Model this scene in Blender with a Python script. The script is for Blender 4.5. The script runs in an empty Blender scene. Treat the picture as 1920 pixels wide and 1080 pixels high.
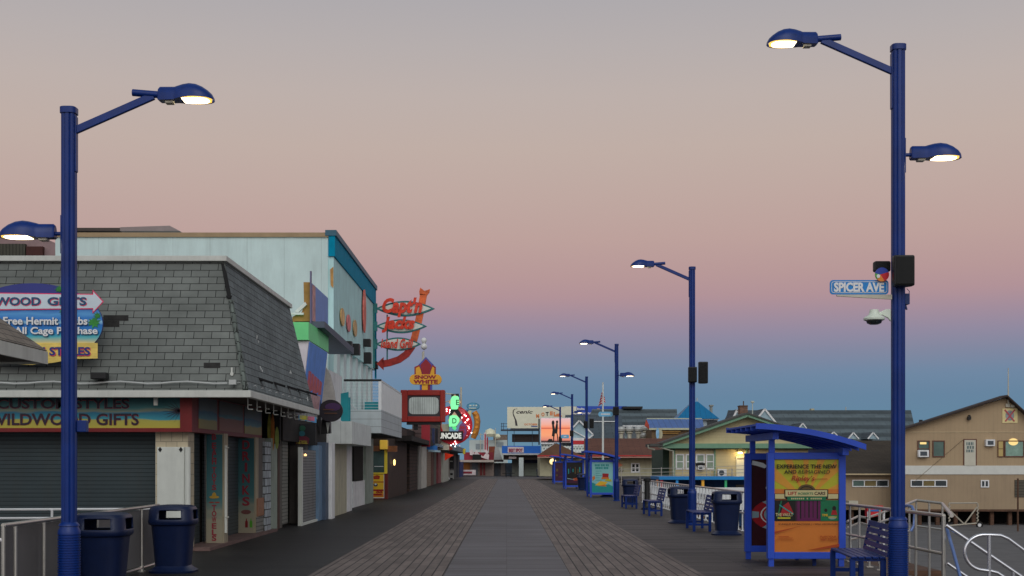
import bpy, bmesh, math, random
from mathutils import Vector, Matrix
random.seed(7)
scene = bpy.context.scene
COL = scene.collection
F = 2400.0; VX = 950.0; HY = 869.0; CAMH = 1.6
# ---------------------------------------------------------------- measuring helpers (pixel + real depth -> metres)
def PX(px, D): return (px - VX) * D / F
def PZ(py, D): return CAMH + (HY - py) * D / F
def P(px, py, D): return Vector((PX(px, D), D, PZ(py, D)))
def DX(px, X): return X * F / (px - VX)
def lin(c):
    c /= 255.0
    return c / 12.92 if c <= .04045 else ((c + .055) / 1.055) ** 2.4
def A(r, g, b, k=.5):
    return tuple(min(.85, lin(v) / k) for v in (r, g, b))
# ---------------------------------------------------------------- mesh builder
class MB:
    def __init__(s): s.v = []; s.f = []; s.m = []; s.cm = 0
    def face(s, pts):
        i = len(s.v); s.v += [Vector(p) for p in pts]; s.f.append(tuple(range(i, i + len(pts)))); s.m.append(s.cm)
    def mesh(s, vs, fs):
        i = len(s.v); s.v += [Vector(p) for p in vs]
        for f in fs: s.f.append(tuple(i + k for k in f)); s.m.append(s.cm)
    def box(s, x0, y0, z0, x1, y1, z1):
        if x1 < x0: x0, x1 = x1, x0
        if y1 < y0: y0, y1 = y1, y0
        if z1 < z0: z0, z1 = z1, z0
        s.mesh([(x0,y0,z0),(x1,y0,z0),(x1,y1,z0),(x0,y1,z0),(x0,y0,z1),(x1,y0,z1),(x1,y1,z1),(x0,y1,z1)],
               [(0,3,2,1),(4,5,6,7),(0,1,5,4),(1,2,6,5),(2,3,7,6),(3,0,4,7)]); return s
    def obox(s, c, size, R):
        hx, hy, hz = [k / 2 for k in size]; c = Vector(c)
        vs = [c + R @ Vector((x, y, z)) for x, y, z in [(-hx,-hy,-hz),(hx,-hy,-hz),(hx,hy,-hz),(-hx,hy,-hz),(-hx,-hy,hz),(hx,-hy,hz),(hx,hy,hz),(-hx,hy,hz)]]
        s.mesh(vs, [(0,3,2,1),(4,5,6,7),(0,1,5,4),(1,2,6,5),(2,3,7,6),(3,0,4,7)]); return s
    def bar(s, p, q, w, h):
        p = Vector(p); q = Vector(q); d = q - p; L = d.length; d.normalize()
        up = Vector((0, 0, 1)) if abs(d.z) < .95 else Vector((0, 1, 0))
        a = d.cross(up).normalized(); b = a.cross(d).normalized()
        R = Matrix((a, d, b)).transposed()
        return s.obox((p + q) / 2, (w, L, h), R)
    def tube(s, pts, r, n=8, closed=False):
        pts = [Vector(p) for p in pts]; N = len(pts); rings = []
        prev = None
        for i, p in enumerate(pts):
            if closed: t = pts[(i + 1) % N] - pts[i - 1]
            else: t = pts[min(i + 1, N - 1)] - pts[max(i - 1, 0)]
            t.normalize()
            if prev is None:
                a = t.cross(Vector((0, 0, 1)))
                if a.length < .05: a = t.cross(Vector((0, 1, 0)))
                a.normalize()
            else:
                a = (prev - t * prev.dot(t)).normalized()
            prev = a; b = t.cross(a)
            rr = r[i] if isinstance(r, (list, tuple)) else r
            rings.append([p + (a * math.cos(k * 2 * math.pi / n) + b * math.sin(k * 2 * math.pi / n)) * rr for k in range(n)])
        vs = [v for g in rings for v in g]; fs = []
        for i in range(N if closed else N - 1):
            j = (i + 1) % N
            for k in range(n):
                l = (k + 1) % n
                fs.append((i*n + k, i*n + l, j*n + l, j*n + k))
        if not closed:
            fs.append(tuple(range(n - 1, -1, -1))); fs.append(tuple((N - 1) * n + k for k in range(n)))
        s.mesh(vs, fs); return s
    def lathe(s, prof, c=(0, 0, 0), n=24, sq=0, skip=None, cap=True, sx=1, sy=1):
        c = Vector(c); vs = []; fs = []
        for r, z in prof:
            for k in range(n):
                t = (k + .5) * 2 * math.pi / n; ct, st = math.cos(t), math.sin(t)
                if sq: q = (abs(ct) ** sq + abs(st) ** sq) ** (-1.0 / sq)
                else: q = 1
                vs.append(c + Vector((r * q * ct * sx, r * q * st * sy, z)))
        for i in range(len(prof) - 1):
            for k in range(n):
                if skip and skip(i, k): continue
                l = (k + 1) % n
                fs.append((i*n + k, i*n + l, (i+1)*n + l, (i+1)*n + k))
        if cap:
            fs.append(tuple(range(n - 1, -1, -1))); fs.append(tuple((len(prof) - 1) * n + k for k in range(n)))
        s.mesh(vs, fs); return s
    def prism(s, poly, o, u, v, d):
        """polygon (a,b) in frame o,u,v extruded by the vector d (away from the viewer)"""
        o = Vector(o); u = Vector(u); v = Vector(v); d = Vector(d)
        a = [o + u * x + v * y for x, y in poly]; b = [p + d for p in a]; n = len(a)
        nrm = Vector((0, 0, 0))
        for i in range(n): nrm += (a[i] - a[0]).cross(a[(i + 1) % n] - a[0])
        flip = nrm.dot(d) > 0
        fs = [tuple(range(n)), tuple(range(2*n - 1, n - 1, -1))] + [((i+1) % n, i, n + i, n + (i+1) % n) for i in range(n)]
        if flip: fs = [tuple(reversed(f)) for f in fs]
        s.mesh(a + b, fs); return s
    def fprism(s, pix, D, dep):
        """pixel outline standing upright at depth D with real thickness"""
        return s.prism([(PX(x, D), PZ(y, D)) for x, y in pix], (0, D, 0), (1,0,0), (0,0,1), (0, dep, 0))
    def rect(s, px0, py0, px1, py1, D, dep):
        return s.box(PX(px0, D), D, PZ(py1, D), PX(px1, D), D + dep, PZ(py0, D))
    def sbox(s, px0, px1, z0, z1, X, th):
        return s.box(X - th, DX(px0, X), z0, X, DX(px1, X), z1)
    def text(s, body, c, w=None, h=None, u=(1,0,0), v=(0,0,1), bold=0, shear=0, dep=.004):
        vs, fs = text_mesh(body, bold, shear)
        xs = [p[0] for p in vs]; ys = [p[1] for p in vs]
        W = max(xs) - min(xs); H = max(ys) - min(ys); cx = (max(xs)+min(xs))/2; cy = (max(ys)+min(ys))/2
        if w is None: w = W * h / H
        if h is None: h = H * w / W
        u = Vector(u); v = Vector(v); n = u.cross(v); c = Vector(c)
        zs = [p[2] for p in vs]; zr = (max(zs) - min(zs)) or 1
        s.mesh([c + u * ((p[0]-cx) * w / W) + v * ((p[1]-cy) * h / H) + n * ((p[2] - min(zs)) / zr * dep) for p in vs], fs); return s
    def ftext(s, body, px0, py0, px1, py1, D, **k):
        c = P((px0+px1)/2, (py0+py1)/2, D)
        return s.text(body, c, abs(PX(px1, D)-PX(px0, D)), abs(PZ(py0, D)-PZ(py1, D)), **k)
    def ell(s, c, a, b, u=(1,0,0), v=(0,0,1), d=(0,.02,0), n=28):
        return s.prism([(a*math.cos(2*math.pi*k/n), b*math.sin(2*math.pi*k/n)) for k in range(n)], c, u, v, d)
    def build(s, name, mat, parent=None, smooth=None, bevel=0, seg=2, solid=0, world=True):
        me = bpy.data.meshes.new(name); off = Vector((0, 0, 0))
        if parent is not None and world:
            r = parent
            while r.parent: r = r.parent
            off = r.location
        me.from_pydata([p - off for p in s.v], [], s.f)
        mats = mat if isinstance(mat, (list, tuple)) else [mat]
        for m in mats: me.materials.append(m)
        me.polygons.foreach_set('material_index', s.m)
        uv = me.uv_layers.new(name='UVMap'); data = uv.data
        for p, f in zip(me.polygons, s.f):
            a = Vector((0,0,0)); q = [s.v[i] for i in f]
            for i in range(1, len(q) - 1): a += (q[i]-q[0]).cross(q[i+1]-q[0])
            if a.length < 1e-12: continue
            a.normalize()
            if abs(a.z) > .92: hu = Vector((1,0,0)); hv = Vector((0,1,0))
            else:
                hu = Vector((0,0,1)).cross(a).normalized(); hv = a.cross(hu)
            for li, i in zip(p.loop_indices, f): data[li].uv = (s.v[i].dot(hu), s.v[i].dot(hv))
        if smooth:
            me.polygons.foreach_set('use_smooth', [True] * len(me.polygons))
            me.update(); me.set_sharp_from_angle(angle=math.radians(smooth))
        me.update()
        o = bpy.data.objects.new(name, me); COL.objects.link(o)
        if parent is not None: o.parent = parent
        if solid:
            md = o.modifiers.new('thickness', 'SOLIDIFY'); md.thickness = solid; md.offset = -1
        if bevel:
            md = o.modifiers.new('edges', 'BEVEL'); md.width = bevel; md.segments = seg; md.limit_method = 'ANGLE'; md.angle_limit = math.radians(40)
        return o
_tc = {}
def text_mesh(body, bold, shear):
    key = (body, bold, shear)
    if key in _tc: return _tc[key]
    cu = bpy.data.curves.new('lettering', 'FONT'); cu.body = body; cu.extrude = .05; cu.offset = bold; cu.shear = shear; cu.resolution_u = 3
    ob = bpy.data.objects.new('lettering', cu); COL.objects.link(ob)
    dg = bpy.context.evaluated_depsgraph_get(); dg.update()
    me = bpy.data.meshes.new_from_object(ob.evaluated_get(dg))
    r = ([tuple(v.co) for v in me.vertices], [tuple(p.vertices) for p in me.polygons])
    bpy.data.objects.remove(ob); bpy.data.curves.remove(cu); bpy.data.meshes.remove(me)
    _tc[key] = r
    return r
def thing(name, label, cat, loc=(0, 0, 0), rz=0, group=None):
    o = bpy.data.objects.new(name, None); COL.objects.link(o); o.empty_display_size = .2
    o.location = loc; o.rotation_euler = (0, 0, rz); o['label'] = label; o['category'] = cat
    if group: o['group'] = group
    return o
def tag(o, label, cat, group=None):
    o['label'] = label; o['category'] = cat
    if group: o['group'] = group
    return o
def solo(mb, name, mat, label, cat, group=None, **k):
    lo = Vector((min(p.x for p in mb.v), min(p.y for p in mb.v), min(p.z for p in mb.v)))
    hi = Vector((max(p.x for p in mb.v), max(p.y for p in mb.v), max(p.z for p in mb.v)))
    b = Vector(((lo.x+hi.x)/2, (lo.y+hi.y)/2, lo.z))
    o = mb.build(name, mat, None, **k)
    o.data.transform(Matrix.Translation(-b)); o.location = b
    return tag(o, label, cat, group)
def struct(mb, name, mat, **k):
    o = mb.build(name, mat, None, **k); o['kind'] = 'structure'; return o
def copy_tree(o, parent=None):
    c = o.copy(); COL.objects.link(c)
    if parent is not None: c.parent = parent
    for ch in list(o.children): copy_tree(ch, c)
    return c
# ---------------------------------------------------------------- materials
_mc = {}
def mat(name, col, rough=.55, metal=0, var=.12, ns=2.5, grime=0, groove=None, brick=None, bump=0, emit=0, ecol=None, spec=.4, rot=False, streak=None, trans=0):
    if name in _mc: return _mc[name]
    m = bpy.data.materials.new(name); m.use_nodes = True; nt = m.node_tree; N = nt.nodes; L = nt.links
    b = N['Principled BSDF']; b.inputs['Roughness'].default_value = rough; b.inputs['Metallic'].default_value = metal
    b.inputs['Specular IOR Level'].default_value = spec
    uv = N.new('ShaderNodeUVMap').outputs[0]
    if rot:
        mp = N.new('ShaderNodeMapping'); mp.inputs['Rotation'].default_value = (0, 0, math.pi/2); L.new(uv, mp.inputs[0]); uv = mp.outputs[0]
    def mix(kind, f, a, c):
        x = N.new('ShaderNodeMix'); x.data_type = 'RGBA'; x.blend_type = kind
        for sock, val in ((x.inputs[0], f), (x.inputs[6], a), (x.inputs[7], c)):
            if isinstance(val, bpy.types.NodeSocket): L.new(val, sock)
            elif isinstance(val, (int, float)): sock.default_value = val
            else: sock.default_value = (*val[:3], 1)
        return x.outputs[2]
    def math_(op, a, c=0.0):
        x = N.new('ShaderNodeMath'); x.operation = op
        for sock, val in ((x.inputs[0], a), (x.inputs[1], c)):
            if isinstance(val, bpy.types.NodeSocket): L.new(val, sock)
            else: sock.default_value = val
        return x.outputs[0]
    def noise(scale, det=4, sc=(1, 1, 1), rgh=.6):
        mp = N.new('ShaderNodeMapping'); mp.inputs['Scale'].default_value = sc; L.new(uv, mp.inputs[0])
        t = N.new('ShaderNodeTexNoise'); t.inputs['Scale'].default_value = scale; t.inputs['Detail'].default_value = det; t.inputs['Roughness'].default_value = rgh
        L.new(mp.outputs[0], t.inputs['Vector']); return t.outputs[0]
    base = col; height = None
    c = None
    if brick:
        w, h, mort, mcol, bv = brick
        t = N.new('ShaderNodeTexBrick'); L.new(uv, t.inputs['Vector'])
        t.inputs['Scale'].default_value = 1; t.inputs['Brick Width'].default_value = w; t.inputs['Row Height'].default_value = h
        t.inputs['Mortar Size'].default_value = mort; t.inputs['Mortar Smooth'].default_value = .1
        t.inputs['Color1'].default_value = (*[min(1, v * (1 + bv)) for v in col], 1); t.inputs['Color2'].default_value = (*[v * (1 - bv) for v in col], 1)
        t.inputs['Mortar'].default_value = (*mcol, 1)
        c = t.outputs['Color']; height = math_('SUBTRACT', 1.0, t.outputs['Fac'])
    if c is None: c = col
    if var:
        n = noise(ns); r = N.new('ShaderNodeMapRange'); L.new(n, r.inputs[0])
        r.inputs[1].default_value = .3; r.inputs[2].default_value = .7; r.inputs[3].default_value = 1 - var; r.inputs[4].default_value = 1 + var
        g = N.new('ShaderNodeCombineColor')
        for i in range(3): L.new(r.outputs[0], g.inputs[i])
        c = mix('MULTIPLY', 1.0, c, g.outputs[0])
    if streak:
        sc, amt = streak
        n = noise(1, 5, sc, .7); r = N.new('ShaderNodeMapRange'); L.new(n, r.inputs[0])
        r.inputs[1].default_value = .3; r.inputs[2].default_value = .7; r.inputs[3].default_value = 1 - amt; r.inputs[4].default_value = 1 + amt
        g = N.new('ShaderNodeCombineColor')
        for i in range(3): L.new(r.outputs[0], g.inputs[i])
        c = mix('MULTIPLY', 1.0, c, g.outputs[0])
    if grime:
        n = noise(1.2, 5, (2.2, .35, 1), .65); r = N.new('ShaderNodeMapRange'); L.new(n, r.inputs[0])
        r.inputs[1].default_value = .48; r.inputs[2].default_value = .72; r.inputs[3].default_value = 0; r.inputs[4].default_value = grime
        c = mix('MIX', r.outputs[0], c, (.07, .06, .05))
    if groove:
        ax, pitch, wid, dark = groove
        sp = N.new('ShaderNodeSeparateXYZ'); L.new(uv, sp.inputs[0])
        fr = math_('FRACT', math_('DIVIDE', sp.outputs[0 if ax == 'u' else 1], pitch))
        g = math_('LESS_THAN', fr, wid)
        c = mix('MULTIPLY', math_('MULTIPLY', g, dark), c, (.12, .12, .12))
        height = fr if ax == 'v' else math_('SUBTRACT', 1.0, g)
    if height is not None or bump:
        bp = N.new('ShaderNodeBump'); bp.inputs['Strength'].default_value = .5; bp.inputs['Distance'].default_value = .012
        if height is None: height = noise(ns * 6, 5); bp.inputs['Strength'].default_value = bump
        L.new(height, bp.inputs['Height']); L.new(bp.outputs[0], b.inputs['Normal'])
    if isinstance(c, bpy.types.NodeSocket): L.new(c, b.inputs['Base Color'])
    else: b.inputs['Base Color'].default_value = (*c[:3], 1)
    if emit:
        b.inputs['Emission Color'].default_value = (*(ecol or col)[:3], 1); b.inputs['Emission Strength'].default_value = emit
    if trans: b.inputs['Transmission Weight'].default_value = trans
    _mc[name] = m
    return m
KF, KS = .55, .42
M_blue = mat('blue pole paint', A(6, 46, 120, .95), .36, var=.2, ns=2.2, spec=.4, grime=.12, streak=((9, .6, 1), .12))
M_shelter = mat('shelter blue paint', A(34, 66, 164, .66), .42, var=.1, ns=2, grime=.1)
M_bench = mat('bench blue paint', A(3, 40, 108, .85), .42, var=.14, spec=.3)
M_bin = mat('navy plastic', A(13, 30, 68, 1.0), .4, var=.15, ns=4, bump=.12)
M_black = mat('black plastic', (.012, .012, .013), .45, var=.15)
M_lens = mat('lit lamp lens', (1, .9, .7), .3, var=0, emit=8, ecol=(1, .87, .6))
M_rim = mat('lit lamp reflector', (.9, .6, .15), .4, var=0, emit=1.3, ecol=(1, .60, .10))  # yellow fringe of glare round the lens, put in as an emissive rim
M_sensor = mat('grey cast housing', A(160, 155, 140, .6), .5)
M_steel = mat('galvanised pipe', A(165, 158, 148, .6), .3, .9, var=.12, ns=6)
M_stain = mat('polished pipe', A(185, 185, 195, .6), .22, .9, var=.08, ns=6)
M_white = mat('white paint', A(190, 192, 190, .6), .5, var=.08, grime=.25)
M_whitepipe = mat('white pipe', A(212, 211, 206, .55), .45, var=.08)
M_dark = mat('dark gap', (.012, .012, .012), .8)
M_glass = mat('dark window glass', (.03, .04, .045), .06, spec=.7, var=0)
M_warmglass = mat('glass with lamp reflection', (.12, .1, .05), .1, var=0, emit=.22, ecol=(1, .72, .25))  # yellow lamp reflection put into the pane as emission
M_warm = mat('warm bulb', (1, .85, .5), .4, var=0, emit=9, ecol=(1, .72, .32))
M_bulb = mat('white sign bulb', (1, 1, 1), .4, var=0, emit=6, ecol=(1, .97, .93))
# ---------------------------------------------------------------- world, sun, camera
def make_world():
    w = bpy.data.worlds.new('World'); scene.world = w; w.use_nodes = True
    nt = w.node_tree; N = nt.nodes; L = nt.links; bg = N['Background']
    tc = N.new('ShaderNodeTexCoord'); sp = N.new('ShaderNodeSeparateXYZ'); L.new(tc.outputs['Generated'], sp.inputs[0])
    rp = N.new('ShaderNodeValToRGB'); L.new(sp.outputs[2], rp.inputs[0])
    stops = [(869, (104, 141, 163)), (800, (99, 134, 159)), (745, (103, 133, 160)), (705, (112, 136, 163)), (665, (130, 136, 160)),
             (630, (146, 138, 160)), (595, (162, 141, 156)), (560, (177, 146, 152)), (520, (183, 152, 152)), (450, (189, 161, 156)), (370, (191, 168, 161)),
             (280, (192, 174, 166)), (180, (189, 176, 171)), (90, (182, 174, 173)), (0, (174, 170, 173))]
    el = rp.color_ramp.elements
    pts = []
    for py, c in stops:
        t = (HY - py) / F; pts.append((t / math.sqrt(1 + t*t), [lin(v) for v in c]))
    pts += [(.6, (.30, .34, .38)), (1.0, (.25, .31, .38))]
    el[0].position = pts[0][0]; el[0].color = (*pts[0][1], 1)
    el[1].position = pts[-1][0]; el[1].color = (*pts[-1][1], 1)
    for z, c in pts[1:-1]:
        e = el.new(z); e.color = (*c, 1)
    # brighter twilight side of the sky, behind the photographer
    r = N.new('ShaderNodeMapRange'); L.new(sp.outputs[1], r.inputs[0]); r.interpolation_type = 'SMOOTHSTEP'
    r.inputs[1].default_value = .05; r.inputs[2].default_value = -.85; r.inputs[3].default_value = 0; r.inputs[4].default_value = 1
    gl = N.new('ShaderNodeValToRGB'); L.new(sp.outputs[2], gl.inputs[0])
    g = gl.color_ramp.elements
    g[0].position = 0; g[0].color = (*[v * GLOW for v in (.45, .36, .30)], 1)
    g[1].position = 1; g[1].color = (.3, .33, .36, 1)
    e = g.new(.35); e.color = (*[v * GLOW for v in (1.05, 1.1, 1.12)], 1)
    e = g.new(.65); e.color = (*[v * GLOW for v in (1.1, 1.18, 1.25)], 1)
    mu = N.new('ShaderNodeMix'); mu.data_type = 'RGBA'; mu.blend_type = 'MULTIPLY'; mu.inputs[0].default_value = 1
    L.new(gl.outputs[0], mu.inputs[6]); L.new(r.outputs[0], mu.inputs[7])
    ad = N.new('ShaderNodeMix'); ad.data_type = 'RGBA'; ad.blend_type = 'ADD'; ad.inputs[0].default_value = 1
    # the sky is dimmer out to the sides than towards the twilight arch ahead
    r2 = N.new('ShaderNodeMapRange'); L.new(sp.outputs[1], r2.inputs[0]); r2.interpolation_type = 'SMOOTHSTEP'
    r2.inputs[1].default_value = .25; r2.inputs[2].default_value = .85; r2.inputs[3].default_value = .55; r2.inputs[4].default_value = 1
    dm = N.new('ShaderNodeMix'); dm.data_type = 'RGBA'; dm.blend_type = 'MULTIPLY'; dm.inputs[0].default_value = 1
    L.new(rp.outputs[0], dm.inputs[6]); L.new(r2.outputs[0], dm.inputs[7])
    L.new(dm.outputs[2], ad.inputs[6]); L.new(mu.outputs[2], ad.inputs[7])
    L.new(ad.outputs[2], bg.inputs[0]); bg.inputs[1].default_value = 1.0
GLOW = .74
make_world()
sl = bpy.data.lights.new('twilight_sun', 'SUN'); sl.energy = .45; sl.angle = math.radians(35); sl.color = (1, .95, .88)
so = bpy.data.objects.new('twilight_sun', sl); COL.objects.link(so)
so.rotation_euler = Vector((-.2, 1, -.75)).to_track_quat('-Z', 'Y').to_euler()
cam = bpy.data.cameras.new('camera'); cam.sensor_width = 36; cam.lens = 36 * F / 1920
cam.shift_x = (960 - VX) / 1920; cam.shift_y = (HY - 540) / 1920; cam.clip_end = 6000; cam.clip_start = .1
co = bpy.data.objects.new('camera', cam); COL.objects.link(co); co.location = (0, 0, CAMH); co.rotation_euler = (math.pi/2, 0, 0)
scene.camera = co
scene.view_settings.view_transform = 'Standard'; scene.view_settings.look = 'None'; scene.view_settings.gamma = 1; scene.view_settings.exposure = 0
scene.view_settings.use_curve_mapping = False
scene.cycles.max_bounces = 6
# ---------------------------------------------------------------- ground and boardwalk
M_sand = mat('damp sand', A(84, 82, 82, .62), .9, var=.16, ns=.8, bump=.5)
struct(MB().box(-900, -60, -3.2, 900, 4000, -2.75), 'sand', M_sand)
EDGE = 5.78
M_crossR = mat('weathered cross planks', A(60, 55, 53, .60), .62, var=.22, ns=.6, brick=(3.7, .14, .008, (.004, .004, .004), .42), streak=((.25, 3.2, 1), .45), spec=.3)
M_crossL = mat('dark shaded planks', A(36, 34, 33, .85), .55, var=.25, ns=.6, brick=(3.7, .14, .006, (.005, .005, .005), .3), streak=((.5, 9, 1), .35), spec=.3)  # darker wood, with the facades' shade partly put into its colour
M_lane = mat('lane planks', A(90, 80, 75, .58), .65, var=.14, ns=.5, brick=(.95, .152, .010, (.008, .007, .007), .24), streak=((.9, 14, 1), .2), rot=True, spec=.3)
M_tram = mat('centre lane planks', A(76, 75, 78, .70), .55, var=.2, ns=.5, brick=(2.4, .145, .005, (.012, .012, .012), .26), streak=((.12, 1.6, 1), .38), spec=.35)
b = MB(); b.box(2.82, -10, -.25, EDGE, 132, 0); struct(b, 'boardwalk_right', M_crossR)
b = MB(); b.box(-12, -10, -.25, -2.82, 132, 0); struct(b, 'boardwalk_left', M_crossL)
b = MB(); b.box(-2.82, -10, -.25, -.9, 132, .006); b.box(.92, -10, -.25, 2.82, 132, .006); struct(b, 'boardwalk_plank_lanes', M_lane)
b = MB(); b.box(-.9, -10, -.25, .92, 132, 0); struct(b, 'boardwalk_centre_lane', M_tram)
b = MB(); b.box(-40, 132, -.25, 60, 190, 0); struct(b, 'plaza', mat('plaza planks', A(68, 64, 64, .62), .6, var=.2, ns=.3, brick=(3.7, .2, .006, (.02, .02, .02), .2), spec=.3))
M_timber = mat('brown timber', A(66, 46, 34, .5), .75, var=.3, ns=3, streak=((.6, 8, 1), .3))
b = MB(); b.box(EDGE, 60, -.25, 9.4, 132, -.004); b.box(9.4, 112, -.25, 22, 132, -.004); struct(b, 'pier_deck', M_crossR)
b = MB()
for y in range(4, 60, 4): b.box(EDGE - .5, y, -2.75, EDGE - .2, y + .3, -.25)
b.box(EDGE - .2, -8, -.55, EDGE - .08, 56, -.25)
struct(b, 'boardwalk_piles', M_timber)
b = MB()
for y in range(62, 132, 6): b.box(9.0, y, -2.75, 9.3, y + .35, -.25)
b.box(EDGE, 60.05, -.9, 9.4, 60.2, -.25)
struct(b, 'pier_piles', M_timber)
# ---------------------------------------------------------------- street lamps
def pole_shaft(h):
    b = MB(); r = .076; vs = []; n = 40; fs = []
    prof = []
    for k in range(n):
        t = 2*math.pi*(k+.5)/n; q = (abs(math.cos(t))**4 + abs(math.sin(t))**4) ** -.25
        g = .86 if (k % 10) in (2, 7) else 1
        prof.append((r*q*g*math.cos(t), r*q*g*math.sin(t)))
    b.mesh([(x, y, z) for z in (.9, h - .06) for x, y in prof], [(k, (k+1) % n, n + (k+1) % n, n + k) for k in range(n)])
    return b
def head_mb():
    """lamp head along +x from x=0 (neck) to x=.6 (tip), lens underneath"""
    st = [(0, .05, .07, -.06), (.02, .072, .088, -.072), (.18, .082, .088, -.07), (.21, .10, .098, -.064), (.28, .138, .115, -.06), (.35, .158, .124, -.058), (.42, .165, .114, -.058), (.49, .158, .084, -.06), (.55, .135, .042, -.061), (.59, .09, .005, -.063), (.612, .04, -.035, -.064)]
    b = MB(); n = 16; vs = []
    for x, w, t, bt in st:
        for k in range(n + 1):
            a = math.pi * k / n
            vs.append((x, w * math.cos(a), bt + (t - bt) * math.sin(a) ** .75))
    fs = []
    for i in range(len(st) - 1):
        for k in range(n):
            fs.append((i*(n+1)+k, i*(n+1)+k+1, (i+1)*(n+1)+k+1, (i+1)*(n+1)+k))
    m = n + 1
    fs.append(tuple(range(m)))
    fs.append(tuple((len(st)-1)*m + k for k in range(n, -1, -1)))
    for i in range(0, 5): fs.append((i*m, (i+1)*m, (i+1)*m + n, i*m + n))   # closed belly behind the lens
    b.mesh(vs, fs); return b
def lens_mb():
    b = MB()
    b.prism([(.275, -.09), (.30, -.108), (.36, -.116), (.475, -.114), (.525, -.09), (.552, -.045), (.558, 0), (.552, .045), (.525, .09), (.475, .114), (.36, .116), (.30, .108), (.275, .09)], (0, 0, -.064), (1,0,0), (0,1,0), (0, 0, .02)); return b
def rim_mb():
    b = MB()
    pts = [(.235, -.10), (.33, -.142), (.42, -.155), (.5, -.138), (.565, -.09), (.592, 0), (.565, .09), (.5, .138), (.42, .155), (.33, .142), (.235, .10)]
    b.prism(pts, (0, 0, -.0605), (1,0,0), (0,1,0), (0, 0, .012)); return b
def flip(b, s):
    if s < 0:
        for v in b.v: v.x = -v.x
        b.f = [tuple(reversed(f)) for f in b.f]
    return b
def shift(b, x, y, z):
    o = Vector((x, y, z))
    for v in b.v: v += o
    return b
def lamp_head(root, s, x, z):
    h = flip(shift(head_mb(), x, 0, z), s).build('lamp_head', M_blue, root, smooth=50, world=False)
    flip(shift(rim_mb(), x, 0, z), s).build('glow_rim', M_rim, h, world=False)
    flip(shift(lens_mb(), x, 0, z), s).build('lens', M_lens, h, world=False)
    b = MB(); b.box(x + .08, -.05, z - .10, x + .17, .05, z - .06)
    flip(b, s).build('ballast_box', M_sensor, h, world=False, bevel=.008)
def make_lamp(h, top, low, s, label, loc, arm_up=.38):
    root = thing('street_lamp', label, 'street lamp', loc, 0, 'blue street lamps along the boardwalk')
    pole_shaft(h).build('pole', M_blue, root, smooth=35, world=False)
    b = MB(); b.lathe([(.088, h - .07), (.088, h - .005), (.08, h)], n=24, sq=4); b.build('cap', M_blue, root, smooth=40, world=False)
    prof = [(.16, 0), (.16, .03), (.122, .05)]
    z = .06
    while z < .80: prof += [(.122, z), (.122, z + .014), (.112, z + .018), (.112, z + .024)]; z += .028
    prof += [(.122, .82), (.12, .86), (.105, .89), (.102, .91), (.112, .915), (.108, .93), (.082, .955)]
    b = MB(); b.lathe(prof, n=32); b.build('base_sleeve', M_blue, root, smooth=35, world=False)
    za = top - .36; zb = top + .04
    b = MB(); b.bar((.05, 0, za), (.93, 0, zb - .012), .05, .08); b.box(.072, -.04, za - .45, .088, .04, min(za + .35, h - .1)); flip(b, s).build('arm', M_blue, root, world=False, bevel=.006)
    b = MB(); b.tube([(.70, 0, zb + .025), (1.0, 0, zb)], .038, 14); flip(b, s).build('arm_end', M_blue, root, smooth=40, world=False)
    lamp_head(root, s, .985, zb)
    if low:
        b = MB(); b.tube([(.06, 0, low), (.17, 0, low)], .022, 10); b.box(.072, -.035, low - .22, .086, .035, low + .2); flip(b, -s).build('short_arm', M_blue, root, smooth=40, world=False)
        lamp_head(root, -s, .15, low + .02)
    b = MB(); b.box(-.11, .02, -.0, .11, .11, .02); b.build('foot_plate', M_blue, root, world=False)
    return root
DP = [15.6, 33.2, 54.6, 75.1, 94.2, 115.5]
XP = [4.77, 4.81, 4.69, 4.69, 4.82, 4.83]
LL = ['nearest blue street lamp on the right with two lit heads and the avenue sign',
      'tall blue street lamp with one lit head behind the large advertising shelter',
      'blue street lamp with two lit heads beside the turquoise poster shelter',
      'single headed blue street lamp beside the dark poster shelter with paired speakers',
      'slim distant blue street lamp with two lit heads in front of the sunset screen',
      'farthest small blue street lamp whose head overlaps the beige billboard']
for i in range(6):
    make_lamp(6.7, 6.73, 5.36 if i % 2 == 0 else 0, -1, LL[i], (XP[i], DP[i], 0))
make_lamp(5.52, 5.62, 4.13, 1, 'blue street lamp on the left standing before the grey shingled shop', (-4.82, 14.1, 0))
# ---------------------------------------------------------------- things hung on the lamps
def speaker(c, w, d, h, label, ty=0):
    r = thing('speaker', label, 'loudspeaker', c, ty, 'black loudspeakers on lamp posts')
    b = MB(); b.prism([(-w/2, 0), (w/2, 0), (w/2, d*.55), (w*.28, d), (-w*.28, d), (-w/2, d*.55)], (0, 0, 0), (1,0,0), (0,1,0), (0,0,h)); b.build('cabinet', M_black, r, world=False, bevel=.02)
    b = MB(); b.box(-w*.42, -.012, h*.06, w*.42, -.001, h*.94); b.build('grille', mat('speaker grille', (.02, .02, .02), .7, brick=(.012, .012, .003, (.004, .004, .004), .2)), r, world=False)
    return r
D1 = DP[0]
speaker((PX(1684, D1), D1 - .26, PZ(541, D1)), .25, .18, .37, 'black loudspeaker strapped to the front of the avenue sign lamp')
speaker((PX(1661, D1), D1 + .12, PZ(506, D1)), .2, .16, .13, 'smaller black loudspeaker behind the beach ball emblem')
speaker((PX(1296.5, 33.2), 32.95, PZ(718, 33.2)), .22, .2, .4, 'lower left black loudspeaker on the second right lamp')
speaker((PX(1318, 33.2), 33.1, PZ(719, 33.2)), .24, .24, .56, 'taller black loudspeaker right of the second lamp pole')
speaker((PX(1154, 54.6), 54.3, PZ(779, 54.6)), .25, .2, .36, 'black loudspeaker on the lamp beside the turquoise poster')
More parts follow.
